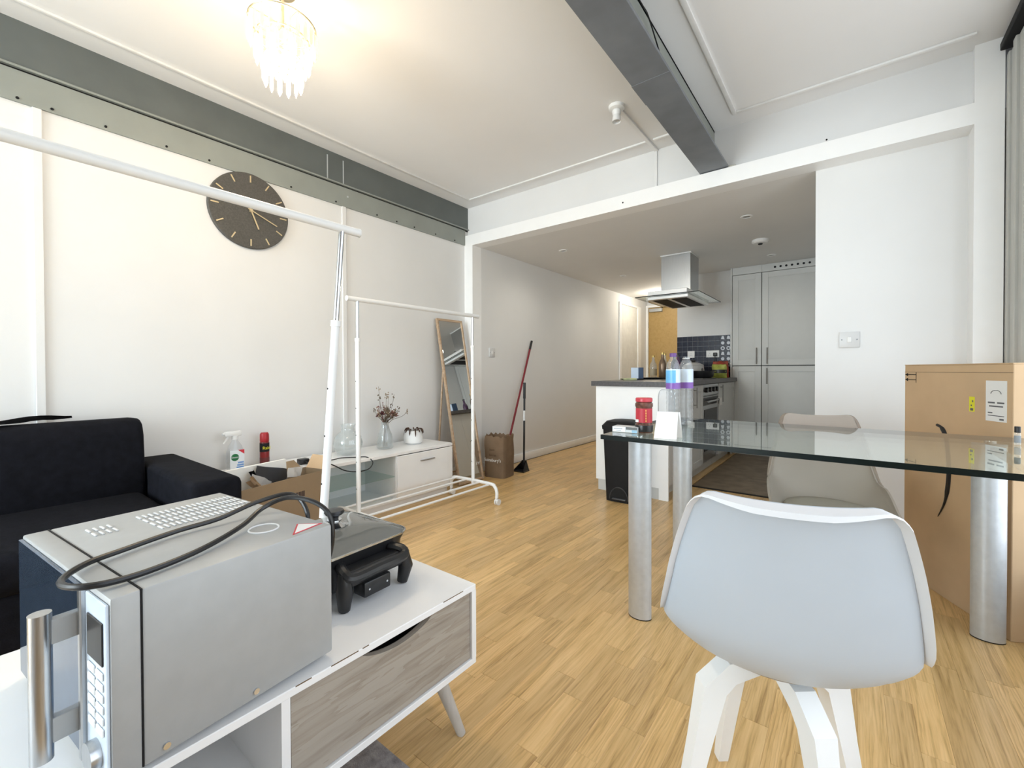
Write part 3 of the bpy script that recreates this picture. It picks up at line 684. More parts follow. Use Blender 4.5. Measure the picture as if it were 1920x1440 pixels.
t2 = thing('foam_board', 'white foam sheet standing in the open cardboard box', 'foam sheet', (.560, 1.086, .008), r_)
bm = N(); prism(bm, [(-.055,-.24,0),(-.055,.12,0),(-.072,.10,.50),(-.072,-.232,.50),(-.072,-.243,.485)], (.018,0,.0)); obj('sheet', bm, mat('white_foam', (.94,.93,.89), .8, var=.02), t2)
GREYPR = mat('grey_print', (.10,.10,.105), .6); LGT = mat('paper_white', (.78,.76,.73), .7, var=.05)
for k, (dy, dz, wd, ht, rx, m_, lab) in enumerate(((.02,.40,.19,.08,-.28,GREYPR,'dark grey printed leaflet in the cardboard box'),(-.085,.405,.03,.09,.35,BLACKM,'narrow black photo card in the cardboard box'),(-.07,.385,.12,.05,-.55,LGT,'crumpled white paper in the cardboard box'),(-.12,.39,.04,.08,.7,CARD,'small brown card scrap in the cardboard box'),(.09,.41,.08,.05,-.1,LGT,'white folded sheet in the cardboard box'))):
    bm = N(); n = 6; a = []
    for j in range(3):
        a.append([bm.verts.new((.012*math.sin(i*1.3+j+k), -wd/2+wd*i/n, -ht/2+ht*j/2)) for i in range(n+1)])
    for j in range(2):
        for i in range(n): bm.faces.new((a[j][i], a[j][i+1], a[j+1][i+1], a[j+1][i]))
    bmesh.ops.solidify(bm, geom=bm.faces[:], thickness=.002)
    lx = -.032 + .025*k
    o = obj('leaflet', bm, m_, loc=(.560+math.cos(r_)*lx-math.sin(r_)*(dy-.03), 1.086+math.sin(r_)*lx+math.cos(r_)*(dy-.03), dz+.045), rot=(rx, -.12, r_))
    tag(o, lab, 'paper', 'papers in the open cardboard box')

# ------------------------------------------------------------ rug and coffee table
bm = N(); box(bm, 1.92, 2.62, -1.4, .70, .0005, .014, .004, 2)
tag(obj('rug', bm, RUG), 'grey shaggy rug on the floor under the coffee table', 'rug')
CZ = .42
t = thing('coffee_table', 'white coffee table with grey wood drawer and splayed round legs', 'coffee table', (1.905, .33, 0))
X0, X1, Y0, Y1, ZB = -.285, .285, -.55, .55, .205
obj('top', box(N(), X0, X1, Y0, Y1, CZ-.016, CZ, .0015, 1), WHITE, t)
obj('bottom_panel', box(N(), X0, X1, Y0, Y1, ZB, ZB+.016, .001, 1), WHITE, t)
for y in (Y0, Y1-.016): obj('side_panel', box(N(), X0, X1, y, y+.016, ZB+.016, CZ-.016), WHITE, t)
obj('divider', box(N(), X0+.01, X1-.002, .035, .051, ZB+.016, CZ-.016), WHITE, t)
obj('back_panel', box(N(), X0, X0+.012, Y0+.016, Y1-.016, ZB+.016, CZ-.016), WHITE, t)
# drawer front with a scooped finger grip
za, zb_ = ZB+.018, CZ-.018; ya, yb = .054, Y1-.018
pts = [(ya, za), (yb, za), (yb, zb_)]
yc = .30
for k in range(13):
    u = k/12; yy = yc+.10-.20*u; pts.append((yy, zb_-.026*math.sin(PI*u)**.7))
pts.append((ya, zb_))
bm = N(); prism(bm, [(X1-.022, y, z) for y, z in pts], (.016,0,0)); dw = obj('drawer_front', bm, GREYWOOD, t)
obj('drawer_box', box(N(), X0+.03, X1-.04, ya+.01, yb-.01, za+.01, zb_-.05), BLACKM, t)
for sx in (-1, 1):
    for sy in (-1, 1):
        obj('leg', rod(N(), (sx*.195, sy*.475, ZB), (sx*.245, sy*.532, .0145 if sx > 0 > sy else 0), .02, .012, 16), GREYLEG, t)
bm = N()
for (a, b) in ((.06,.09),(.13,.19),(.20,.215),(.43,.50)): box(bm, X1-.0005, X1+.0003, a, b, CZ-.0016, CZ+.0002)
obj('edge_chip', bm, SUB, t)

# ------------------------------------------------------------ microwave
mz = CZ
t = thing('microwave', 'silver microwave oven with bar handle standing on the coffee table', 'microwave', (1.959, .283, mz), math.radians(5.9))
mw_, md, mh_ = .225, .172, .27
ft = .012
bm = N(); box(bm, -mw_, mw_, -md+.035, md, ft, mh_, .004, 2); obj('casing', bm, SILVER, t)
bm = N(); box(bm, -mw_, mw_, -md, -md+.034, ft, mh_, .003, 2); obj('front_frame', bm, SILVER, t)
obj('door_glass', box(N(), -mw_+.004, mw_-.098, -md-.006, -md-.0003, ft+.004, mh_-.006, .001, 1), G_DOOR, t)
obj('door_edge', box(N(), mw_-.097, mw_-.085, -md-.010, -md-.0003, ft+.002, mh_-.004, .002, 1), BRUSH, t)
cpn = obj('control_panel', box(N(), mw_-.083, mw_-.003, -md-.004, -md-.0003, ft+.004, mh_-.008, .001, 1), mat('panel_pale', (.62,.70,.80), .3), t)
obj('display', box(N(), mw_-.072, mw_-.012, -md-.006, -md-.004, .175, .235, .001, 1), BLACK, cpn)
for r in range(6):
    for c in range(2): obj('button', box(N(), mw_-.070+c*.032, mw_-.044+c*.032, -md-.0065, -md-.004, .078+r*.0155, .089+r*.0155, .001, 1), WHITEP, cpn)
obj('open_button', rod(N(), (mw_-.04, -md-.003, .045), (mw_-.04, -md-.016, .045), .02, seg=20), BRUSH, cpn)
hd = obj('handle', rod(N(), (mw_-.105, -md-.046, .035), (mw_-.105, -md-.046, mh_-.028), .0125, seg=20), BRUSH, t)
for z in (.055, mh_-.075): obj('handle_bracket', box(N(), mw_-.112, mw_-.098, -md-.04, -md-.004, z, z+.035, .001, 1), SILVER, hd)
obj('seam', box(N(), -mw_-.0004, mw_+.0004, -md+.0335, -md+.0355, ft+.002, mh_+.0004), BLACKM, t)
for x in (-.19, .19):
    for y in (-.14, .14): obj('foot', rod(N(), (x, y, 0), (x, y, ft+.001), .014), BLACK, t)
for (y, z) in ((-.11,.025),(.02,.025)): obj('screw', rod(N(), (mw_, y, z), (mw_+.003, y, z), .005, seg=10), CHROME, t)
VENT = mat('vent_slot', (.30,.32,.34), .6); VHI = mat('vent_lip', (.78,.79,.80), .35, .3)
def vents(nx, ny, cx, cy, px, py):
    for i in range(nx):
        for j in range(ny):
            o = obj('vent', vent_me, None, t, (cx+(i-(nx-1)/2)*px, cy+(j-(ny-1)/2)*py, mh_))
bm = N(); box(bm, -.012, .012, -.002, .002, .0, .0028, .0008, 1); vent_me = finish(bm, 'vent', VHI)
vents(4, 14, -.10, .048, .036, .0102); vents(4, 5, -.10, .142, .036, .0085); vents(2, 4, -.125, -.085, .034, .0105)
bm = N(); tube(bm, [(.135+.026*math.cos(2*PI*k/36), .085+.026*math.sin(2*PI*k/36), mh_+.0012) for k in range(36)], .0016, 6, closed=True); obj('ring_mark', bm, WHITEP, t)
st = obj('warning_sticker', prism(N(), [(.165,.135,mh_+.0001),(.205,.165,mh_+.0001),(.215,.095,mh_+.0001)], (0,0,.0006)), LRD, t, label='red-edged white triangular sticker')
obj('sticker_inner', prism(N(), [(.170,.135,mh_+.0006),(.202,.158,mh_+.0006),(.211,.102,mh_+.0006)], (0,0,.0006)), WHITEP, st)
# power cord looped over the top
crd = [(.10,.185,.19),(.11,.195,.262),(.06,.19,.302),(.03,.13,.296),(.035,.05,.283),(.03,-.02,.279),(.05,-.10,.278),(.075,-.16,.279),(.125,-.198,.279),(.175,-.185,.280),(.185,-.13,.277),(.165,-.04,.278),(.12,.05,.283),(.085,.11,.296),(.11,.15,.312),(.165,.178,.302),(.198,.19,.27),(.195,.19,.20),(.15,.186,.12),(.08,.184,.06)]
obj('power_cord', tube(N(), cr(crd, 130), .0048, 8), BLACK, t)

# ------------------------------------------------------------ electric frying pan with glass lid
t = thing('electric_pan', 'square black electric frying pan with glass lid on the coffee table', 'electric pan', (1.852, .665, CZ+.005), math.radians(3)); t.scale = (.9, .9, .86)
def sq(h, r, z, n=6):
    out = []
    for cx, cy, a0 in ((h-r, h-r, 0), (-h+r, h-r, PI/2), (-h+r, -h+r, PI), (h-r, -h+r, 3*PI/2)):
        for k in range(n+1):
            a = a0 + PI/2*k/n; out.append((cx+r*math.cos(a), cy+r*math.sin(a), z))
    return out
def loft(bm, loops, cap0=True, cap1=True):
    R = [[bm.verts.new(p) for p in l] for l in loops]
    for a, b in zip(R, R[1:]):
        n = len(a)
        for k in range(n): bm.faces.new((a[k], a[(k+1) % n], b[(k+1) % n], b[k]))
    if cap0: bm.faces.new(R[0][::-1])
    if cap1: bm.faces.new(R[-1])
    return bm
PH = .172
obj('pan_body', loft(N(), [sq(.13,.05,.02), sq(.148,.05,.035), sq(.156,.05,.11), sq(.163,.05,.128), sq(.163,.05,.132), sq(.15,.05,.13), sq(.14,.05,.07)]), BLACK, t)
obj('lid_rim', loft(N(), [sq(.165,.05,.132), sq(.168,.052,.134), sq(.168,.052,.139), sq(.164,.05,.14), sq(.163,.05,.133)], False, False), CHROME, t)
obj('lid_glass', loft(N(), [sq(.163,.05,.139), sq(.14,.045,.152), sq(.10,.04,.161), sq(.05,.03,.166), sq(.012,.008,.168)]), G_LID, t, smooth=60)
kb = obj('lid_knob', lathe(N(), [(0,.186),(.012,.186),(.014,.196),(.026,.203),(.030,.21),(.027,.216),(0,.218)], 24), BLACK, t)
obj('knob_skirt', lathe(N(), [(.04,.165),(.042,.168),(.03,.172),(.02,.180),(.022,.186),(.0,.186)], 24), CHROME, kb)
obj('steam_vent', lathe(N(), [(0,.163),(.006,.163),(.006,.168),(.003,.168),(.003,.165),(0,.165)], 12, (.06,-.055,0)), CHROME, t)
obj('heating_base', loft(N(), [sq(.09,.03,.03), sq(.115,.04,.046)]), BLACKM, t)
for a in range(4):
    an = PI/2*a + PI/4
    c = (.118*math.cos(an)*1.12, .118*math.sin(an)*1.12)
    if a % 2 == 0 or True:
        obj('leg', tube(N(), [(c[0]*.92, c[1]*.92, .07), (c[0]*1.12, c[1]*1.12, .03), (c[0]*1.08, c[1]*1.08, .0)], [.022,.02,.013], 12), BLACK, t)
for s in (1,):      # side handles with leg loops, towards the drawer side and the sofa side
    pass
for s in (1, -1):
    pts = [(s*.155,-.085,.105),(s*.195,-.10,.10),(s*.215,-.085,.088),(s*.222,0,.092),(s*.215,.085,.088),(s*.195,.10,.10),(s*.155,.085,.105)]
    hnd = obj('handle', tube(N(), cr(pts, 26), .015, 10), BLACK, t)
    obj('handle_plate', box(N(), min(s*.155, s*.2), max(s*.155, s*.2), -.085, .085, .088, .10, .003, 1), BLACK, hnd)
    obj('handle_guard', box(N(), min(s*.196, s*.212), max(s*.196, s*.212), -.098, .098, .06, .098, .006, 2), BLACK, hnd)
    for y in (-.1, .1): obj('handle_foot', tube(N(), [(s*.195, y, .10), (s*.205, y*1.05, .05), (s*.195, y, .0)], [.018,.022,.016], 12), BLACK, hnd)
ct = obj('thermostat_socket', box(N(), .17, .222, -.055, .035, .018, .062, .005, 2), BLACK, t)
for y in (-.03, .03): obj('screw', rod(N(), (.222, y-.01, .04), (.224, y-.01, .04), .003, seg=8), CHROME, ct)

# ------------------------------------------------------------ dining table
TH = .765
t = thing('dining_table', 'rectangular glass dining table on half-round silver legs', 'table', (2.86, 1.945, 0))
bm = N(); box(bm, -.625, .68, -.405, .40, .736, .753)
bm.faces.ensure_lookup_table()
for f_ in bm.faces: f_.material_index = 0 if abs(f_.normal.z) > .5 or abs(f_.calc_center_median().z-.7455) > .005 else 1
for f_ in bm.faces: f_.normal_update()
for f_ in bm.faces: f_.material_index = 0 if abs(f_.normal.z) > .5 else 1
obj('glass_top', bm, [G_TABLE, G_EDGE], t, label='clear green-tinted glass top with dark edge')
for (lx, ly) in ((-.54, -.235), (-.54, .40-.07), (.54, .40-.0), (.61, -.235)):
    sgn = 1
    poly = []
    for k in range(13):
        a = PI*k/12
        poly.append((lx + .047*math.cos(a), ly - .035*math.sin(a) + .012, 0))
    bm = N(); prism(bm, [(p[0], p[1], .004) for p in poly], (0,0,.722))
    lg = obj('leg', bm, SILVER_L, t)
    bm = N(); prism(bm, poly, (0,0,.004)); obj('foot_pad', bm, BLACKM, lg)
    obj('top_pad', rod(N(), (lx, ly, .726), (lx, ly, .738), .018), CHROME, lg)
for lx in (-.54, .54):
    obj('cross_rail', box(N(), lx-.012, lx+.012, -.21, .33, .70, .722, .002, 1), SILVER, t)

# ------------------------------------------------------------ chairs
def chair_shell(bm):
    prof = [(-.240,.80),(-.222,.71),(-.200,.60),(-.168,.50),(-.10,.428),(.0,.398),(.10,.398),(.185,.42),(.235,.42)]
    hwid = [.138,.160,.181,.199,.209,.212,.21,.20,.165]
    curl = [(.016,0),(.024,0),(.036,.004),(.055,.028),(.055,.095),(.02,.105),(0,.075),(0,.035),(-.01,.012)]
    nv, nu = 36, 24
    P = cr([(0,a,b) for a, b in prof], nv); W = cr([(a,0,0) for a in hwid], nv); Cc = cr([(0,a,b) for a, b in curl], nv)
    V = []; rimv = .44
    for j in range(nv):
        v = j/(nv-1); row = []
        for i in range(nu+1):
            u = -1 + 2*i/nu; au = abs(u)
            sx = math.sin(u*PI/2*.97); q = 1-math.cos(au*PI/2*.97)
            x = W[j].x*sx; y = P[j].y + Cc[j].y*q; z = P[j].z + Cc[j].z*q
            if v < .2:      # slight dip of the top edge between rounded corners
                k = 1-v/.2; z += k*(-.012*(1-u*u)**2 - .030*max(0, (abs(sx)-.78)/.22)**2)
            if v > .9: y -= (v-.9)/.1*.05*max(0, (au-.5)/.5)**2
            row.append(bm.verts.new((x, y, z)))
        V.append(row)
    for j in range(nv-1):
        for i in range(nu): bm.faces.new((V[j][i], V[j][i+1], V[j+1][i+1], V[j+1][i]))
    jr = int(rimv*(nv-1))
    rim = [V[j][0].co.copy() for j in range(jr, -1, -1)] + [V[0][i].co.copy() for i in range(1, nu)] + [V[j][nu].co.copy() for j in range(0, jr+1)]
    bmesh.ops.recalc_face_normals(bm, faces=bm.faces)
    bmesh.ops.solidify(bm, geom=bm.faces[:], thickness=.009)
    return rim
def rim_lip(bm, rim):
    """rolled lip along the back edge, turned backwards"""
    n = len(rim); a = []
    for k, p in enumerate(rim):
        t_ = k/(n-1); side_ = abs(2*t_-1)                   # 1 at tips, 0 at the middle of the top
        top_ = max(0, 1-max(0, side_-.12)/.22)
        taper = min(1, (1-side_)/.25+.35)
        o_ = Vector((math.copysign(.010, p.x)*(1-top_)*taper, -(.030*top_+.017*(1-top_))*taper, -.004*top_))
        a.append((p+Vector((0,.004,.002)), p+Vector((0,.004,.002))+o_, p+o_+Vector((0,.002,-.007*top_)), p+Vector((-math.copysign(.003,p.x)*(1-top_),.002,-.006*top_))))
    return loft(bm, [list(q) for q in a])
def sweep_rect(bm, pts, ws, hs, side):
    R = []
    P = [Vector(p) for p in pts]; S = Vector(side).normalized()
    for i, p in enumerate(P):
        d = (P[min(i+1, len(P)-1)] - P[max(i-1, 0)]).normalized(); nrm = d.cross(S).normalized()
        R.append([p + S*ws[i]*a + nrm*hs[i]*b for a, b in ((-1,-1),(1,-1),(1,1),(-1,1))])
    return loft(bm, R)
def chair(label, loc, rz, shell, pad, legm, lipm, base_rot=0.):
    t = thing('dining_chair', label, 'chair', loc, rz)
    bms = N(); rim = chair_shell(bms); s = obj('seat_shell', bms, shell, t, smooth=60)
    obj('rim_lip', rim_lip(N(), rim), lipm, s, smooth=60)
    bm = N(); lathe(bm, [(0,.0),(.14,.0),(.152,.010),(.145,.022),(.1,.028),(0,.029)], 36, (0,.045,.424)); 
    for v in bm.verts: v.co.z += .10*max(0, (abs(v.co.x)-.11))**1.5*6 
    obj('seat_pad', bm, pad, t, smooth=60)
    c, sn = math.cos(base_rot), math.sin(base_rot); oy = .03
    def W(x, y, z): return (x*c - y*sn, oy + x*sn + y*c, z)
    obj('hub', rod(N(), W(0,.03,.36), W(0,.03,.386), .05, seg=20), legm, t)
    for sx in (-1, 1):
        for sy in (-1, 1):
            pts = [W(sx*.02, .02+sy*.02, .378), W(sx*.066, sy*.066, .374), W(sx*.092, sy*.092, .340), W(sx*.110, sy*.110, .22), W(sx*.145, sy*.145, .0)]
            side = Vector(W(sx*1, -sy*1, 0)) - Vector(W(0, 0, 0))
            bm = N(); sweep_rect(bm, pts, [.018,.020,.021,.017,.012], [.015,.022,.024,.018,.012], side)
            obj('leg', bm, legm, t)
    return t
chair('white plastic dining chair with its back turned, seat pushed towards the glass table', (2.872, 1.03, 0), math.radians(12), SHELL, PAD2, WHITE_M, SHELL_LIT, math.radians(-17))
chair('beige dining chair tucked under the far side of the glass table', (2.915, 2.225, 0), math.radians(190), SHELL2, PAD2, WHITE_M, SHELL2)

# ------------------------------------------------------------ things on the dining table
TT = .7535
t = thing('sauce_jar', 'glass chilli sauce jar with red lid and red label on the glass table', 'jar', (2.345, 1.70, TT))
obj('jar_glass', lathe(N(), [(0,0),(.030,0),(.034,.006),(.034,.030),(.031,.034),(.031,.098),(.034,.104),(.034,.114),(.029,.120),(0,.121)], 28), mat('jar_sauce', (.13,.055,.04), .12, var=.5, scale=60), t)
obj('dark_sauce', lathe(N(), [(.0342,.004),(.0348,.006),(.0348,.028),(.0342,.030)], 28), BLACK, t)
obj('lid', lathe(N(), [(0,.121),(.031,.121),(.0325,.123),(.0325,.134),(.030,.137),(0,.137)], 28), mat('red_lid', (.55,.05,.07), .35), t)
lb = obj('label', lathe(N(), [(.0312,.040),(.0318,.040),(.0318,.096),(.0312,.096)], 28), mat('jar_label', (.50,.03,.05), .5), t)
for k in range(5): obj('label_mark', box(N(), .0165, .0205, -.0283, -.0262, .044+.010*k, .051+.010*k), mat('orange_print%d' % k, (.75,.35,.08), .5), lb)
obj('label_mark', box(N(), -.022, -.010, -.0325, -.0265, .042, .052), WHITEP, lb)
t = thing('small_box', 'small flat white carton with a paper label near the table corner', 'carton', (2.285, 1.672, TT), math.radians(4))
obj('carton', box(N(), -.05, .05, -.028, .028, 0, .022, .001, 1), mat('carton_grey', (.62,.66,.68), .5), t)
lb = obj('label', box(N(), -.048, .004, -.0292, -.028, .002, .021), LABW, t)
bm = N(); box(bm, -.043, -.008, -.0298, -.0292, .013, .0155); box(bm, -.033, -.014, -.0298, -.0292, .006, .008); obj('print_line', bm, VENT, lb)
obj('dark_stripe', box(N(), .006, .05, -.0292, -.028, .012, .022), mat('stripe_dark', (.12,.13,.13), .5), t)
obj('blue_stripe', box(N(), .03, .05, -.0294, -.028, .001, .011), mat('stripe_blue', (.3,.5,.65), .5), t)
t = thing('tent_card', 'blank white folded card standing on the glass table', 'card', (2.468, 1.60, TT), math.radians(10))
bm = N()
prism(bm, [(-.042,-.022,0),(.036,-.022,0),(.038,-.002,.095),(-.032,-.002,.095)], (0,.002,0)); obj('front_leaf', bm, mat('card_white', (.93,.93,.93), .6, var=.005), t)
bm = N(); prism(bm, [(-.036,.026,0),(.05,.026,0),(.045,.0,.095),(-.032,.0,.095)], (0,.002,0)); obj('back_leaf', bm, MT['card_white'], t)
t = thing('plastic_pack', 'clear moulded plastic blister pack standing behind the sauce jar', 'packaging', (2.400, 1.80, TT), math.radians(20))
bm = N(); loft(bm, [[(x, .0, z+.085) for x, z, _ in [(p[0], p[1], 0) for p in sq(.032,.014,0)]], [(p[0]*.9, -.018, p[1]*.9+.085) for p in sq(.032,.014,0)]])
for v in bm.verts: v.co.z = .0 + (v.co.z-.053)*2.6
obj('blister', bm, G_PLAST, t)
bm = N(); tube(bm, [(p[0], -.002, (p[1]+.032)*2.6+.001) for p in sq(.0315,.014,0)], .0013, 6, closed=True); obj('rim', bm, VENT, t)
obj('contents', box(N(), .0, .026, -.014, -.002, .001, .06, .004, 1), mat('brown_sauce', (.14,.05,.03), .4), t)
# two water bottles
def arc_patch(r, a0, a1, z0, z1, n=8):
    bm = N(); A = [bm.verts.new((r*math.cos(a0+(a1-a0)*k/n), r*math.sin(a0+(a1-a0)*k/n), z)) for z in (z0, z1) for k in range(n+1)]
    for k in range(n): bm.faces.new((A[k], A[k+1], A[n+2+k], A[n+1+k]))
    return bm
PCAP = mat('purple_cap', (.13,.05,.22), .4); LSKY = mat('label_sky', (.15,.45,.78), .35); LVIO = mat('label_violet', (.22,.10,.40), .35); LPAL = mat('label_pale', (.66,.76,.86), .35)
for q, (lab, bx_, by_) in enumerate((('ribbed clear water bottle with purple cap and blue label on the glass table', 2.386, 1.930), ('ribbed clear water bottle without cap, pale label, on the glass table', 2.412, 2.030))):
    t = thing('water_bottle', lab, 'bottle', (bx_, by_, TT)); R_ = .029
    pf = [(0,.002),(R_*.84,.002),(R_*.97,.01)]
    for k in range(8):
        z = .02+k*.022; pf += [(R_,z),(R_*.93,z+.008),(R_,z+.016)]
    pf += [(R_,.205),(R_*.99,.25),(R_*.88,.27),(R_*.6,.289),(.0125,.296),(.0125,.306)]
    obj('bottle_body', lathe(N(), pf, 28), G_PLAST, t, smooth=50)
    if q == 0: obj('cap', lathe(N(), [(.0,.319),(.0135,.319),(.0145,.316),(.0145,.303),(.013,.303)], 20), PCAP, t)
    else: obj('neck_ring', lathe(N(), [(.0128,.297),(.0155,.297),(.0155,.3),(.0128,.3)], 20), WHITEP, t)
    lb = obj('label', lathe(N(), [(R_*1.006,.165),(R_*1.02,.165),(R_*1.02,.25),(R_*1.006,.25)], 28), LPAL, t)
    if q == 0: obj('label_patch', arc_patch(R_*1.035, -3.0, -.9, .19, .245, 24), LSKY, lb)
    obj('label_patch', arc_patch(R_*1.035, -3.2, .3, .1655, .192, 40), LVIO, lb)
t = thing('small_bottle', 'small clear bottle with black cap at the window end of the glass table', 'bottle', (3.422, 2.12, TT))
obj('body', lathe(N(), [(0,.001),(.007,.001),(.0075,.003),(.0075,.036),(.006,.039),(0,.039)], 16), G_CLEAR, t)
obj('cap', lathe(N(), [(0,.060),(.0065,.060),(.0075,.058),(.0075,.040),(0,.040)], 16), BLACK, t)
obj('label', lathe(N(), [(.0076,.008),(.0079,.008),(.0079,.03),(.0076,.03)], 16), VENT, t)

# ------------------------------------------------------------ pedal bin
t = thing('pedal_bin', 'tall black plastic pedal bin against the end panel of the kitchen peninsula', 'bin', (1.61, 3.215, 0))
obj('bin_body', loft(N(), [[(p[0]*.98, p[1]*.86, p[2]) for p in sq(.115,.025,0)], [(p[0]*1.08, p[1]*1.0, p[2]) for p in sq(.122,.03,.55)]]), BLACKM, t)
bm = N(); loft(bm, [[(p[0]*1.1, p[1]*1.04, .548) for p in sq(.124,.03,0)], [(p[0]*1.12, p[1]*1.06, .575) for p in sq(.124,.03,0)], [(p[0]*1.02, p[1]*.96, .605+.12*max(0,-p[0]+.02)*.4) for p in sq(.11,.04,0)], [(p[0]*.6, p[1]*.6, .618) for p in sq(.1,.04,0)]])
obj('lid', bm, BLACKM, t)
bm = N(); prism(bm, [(.07*math.cos(PI*k/12)-.0, -.107, .02+.09*math.sin(PI*k/12)) for k in range(13)], (0,-.003,0)); obj('recess_shade', bm, mat('recess_shade_black', (.003,.003,.003), .8), t)  # flat near-black plate standing in for the shade of a recess
obj('pedal', box(N(), -.05, .06, -.125, -.09, .022, .034, .004, 2), mat('pedal_grey', (.06,.06,.062), .4), t)
obj('recess_rim', tube(N(), [(.074*math.cos(PI*k/16), -.109, .02+.094*math.sin(PI*k/16)) for k in range(17)], .004, 6), mat('bin_rim', (.035,.035,.037), .35), t)

# ------------------------------------------------------------ tall carton by the right wall
A = Vector((3.205, 2.895)); B = Vector((3.463, 2.379)); ax = (B-A).normalized(); ay = Vector((-ax.y, ax.x))
if ay.x < 0: ay = -ay
Lb = (B-A).length; Tb = .115; Hb = 1.022
cc = (A+B)/2 + ay*Tb/2
t = thing('tall_carton', 'tall flat brown cardboard carton with shipping labels standing by the right wall', 'carton', (cc.x, cc.y, 0), math.atan2(ax.y, ax.x))
obj('carton_body', box(N(), -Lb/2, Lb/2, -Tb/2, Tb/2, 0, Hb-.004, .002, 1), CARD, t)
yf = -Tb/2
# which local side faces the room
side = 1 if Vector((math.cos(t.rotation_euler.z+PI/2), math.sin(t.rotation_euler.z+PI/2))).dot(ay) > 0 else -1
yf = -side*Tb/2; oy = -side
def face(name, u0, u1, z0, z1, m_, d=.0008, parent=None):
    a, b = sorted((yf, yf+oy*d)); return obj(name, box(N(), -Lb/2+u0, -Lb/2+u1, a, b, z0, z1), m_, parent or t)
obj('top_flap', box(N(), -Lb/2, Lb/2, -Tb/2-.001, .0-.001, Hb-.004, Hb, .0005, 1), CARD, t)
obj('top_flap', box(N(), -Lb/2, Lb/2, .001, Tb/2+.001, Hb-.004, Hb, .0005, 1), CARD, t)
face('fold_line', 0, Lb, .985, .987, CARD_D)
sl = face('shipping_label', .462, .552, .80, .955, WHITEP)
for z in (.80, .85, .90): pass
INK = mat('label_ink', (.12,.12,.13), .6)
for (u0, u1, z0, z1) in ((.477,.537,.855,.860),(.472,.502,.868,.874),(.512,.542,.868,.874),(.472,.542,.82,.823),(.522,.54,.806,.812),(.472,.492,.83,.834)):
    a, b = sorted((yf+oy*.0008, yf+oy*.0012)); obj('label_print', box(N(), -Lb/2+u0, -Lb/2+u1, a, b, z0, z1), INK, sl)
pts = [(-Lb/2+.507+.022*math.cos(PI*k/10), yf+oy*.001, .905+.014*math.sin(PI*k/10)) for k in range(11)]
obj('label_print', tube(N(), pts, .0012, 5), INK, sl)
yl = face('yellow_label', .384, .410, .828, .888, LYL)
a, b = sorted((yf+oy*.0008, yf+oy*.0012))
for (u0, u1, z0, z1) in ((.39,.404,.832,.842),(.392,.398,.85,.856),(.398,.404,.866,.874)): obj('label_print', box(N(), -Lb/2+u0, -Lb/2+u1, a, b, z0, z1), INK, yl)
bm = N()
for z in (.992-.018, .962-.012):      # two arrows pointing at the edge, joined by a bar
    box(bm, -Lb/2+.022, -Lb/2+.08, a, b, z-.0015, z+.0015); prism(bm, [(-Lb/2+.003, a, z), (-Lb/2+.024, a, z+.008), (-Lb/2+.024, a, z-.008)], (0, b-a, 0))
box(bm, -Lb/2+.078, -Lb/2+.081, a, b, .936, .985); obj('arrow_print', bm, BLACKM, t)
hp = [(-Lb/2+u, yf+oy*.002, z) for u, z in ((.215,.752),(.245,.74),(.268,.70),(.283,.61),(.282,.51),(.262,.42),(.222,.345))]
obj('carry_strap', tube(N(), cr(hp, 24), [.006]*4+[.009]*14+[.006,.005,.004,.003,.002,.001], 8), BLACK, t, label='black curved strip printed on the carton')
ex = Lb/2
bm = N(); box(bm, ex, ex+.0006, -.012, -.004, .0, .98); obj('edge_tape', bm, CARD_D, t)
bm = N()
for k in range(26): box(bm, ex, ex+.0007, .02, .03, .30+k*.012, .306+k*.012+.003*(k % 3))
obj('side_print', bm, INK, t)

# ------------------------------------------------------------ switches
SWP = mat('switch_plate', (.66,.66,.66), .35, var=.01)
def switch(name, label, cat, loc, rz, w_, h_, rock=1, dots=True):
    t = thing(name, label, cat, loc, rz)      # local -y faces the room
    obj('plate', box(N(), -w_/2, w_/2, -.009, 0, -h_/2, h_/2, .002, 2), SWP, t)
    for k in range(rock): obj('rocker', box(N(), -.011+(k-(rock-1)/2)*.03, .011+(k-(rock-1)/2)*.03, -.013, -.008, -.016, .016, .002, 1), WHITEP, t)
    if dots:
        for s in (-1, 1): obj('screw', rod(N(), (s*w_*.37, -.009, 0), (s*w_*.37, -.0105, 0), .004, seg=10), VENT, t)
    return t
switch('light_switch', 'white single light switch on the wall above the tall carton', 'light switch', (2.986, 3.262, 1.175), 0, .096, .092)
switch('light_switch', 'white light switch on the wall above the paper bag', 'light switch', (.106, 3.405, 1.184), PI/2, .088, .088)

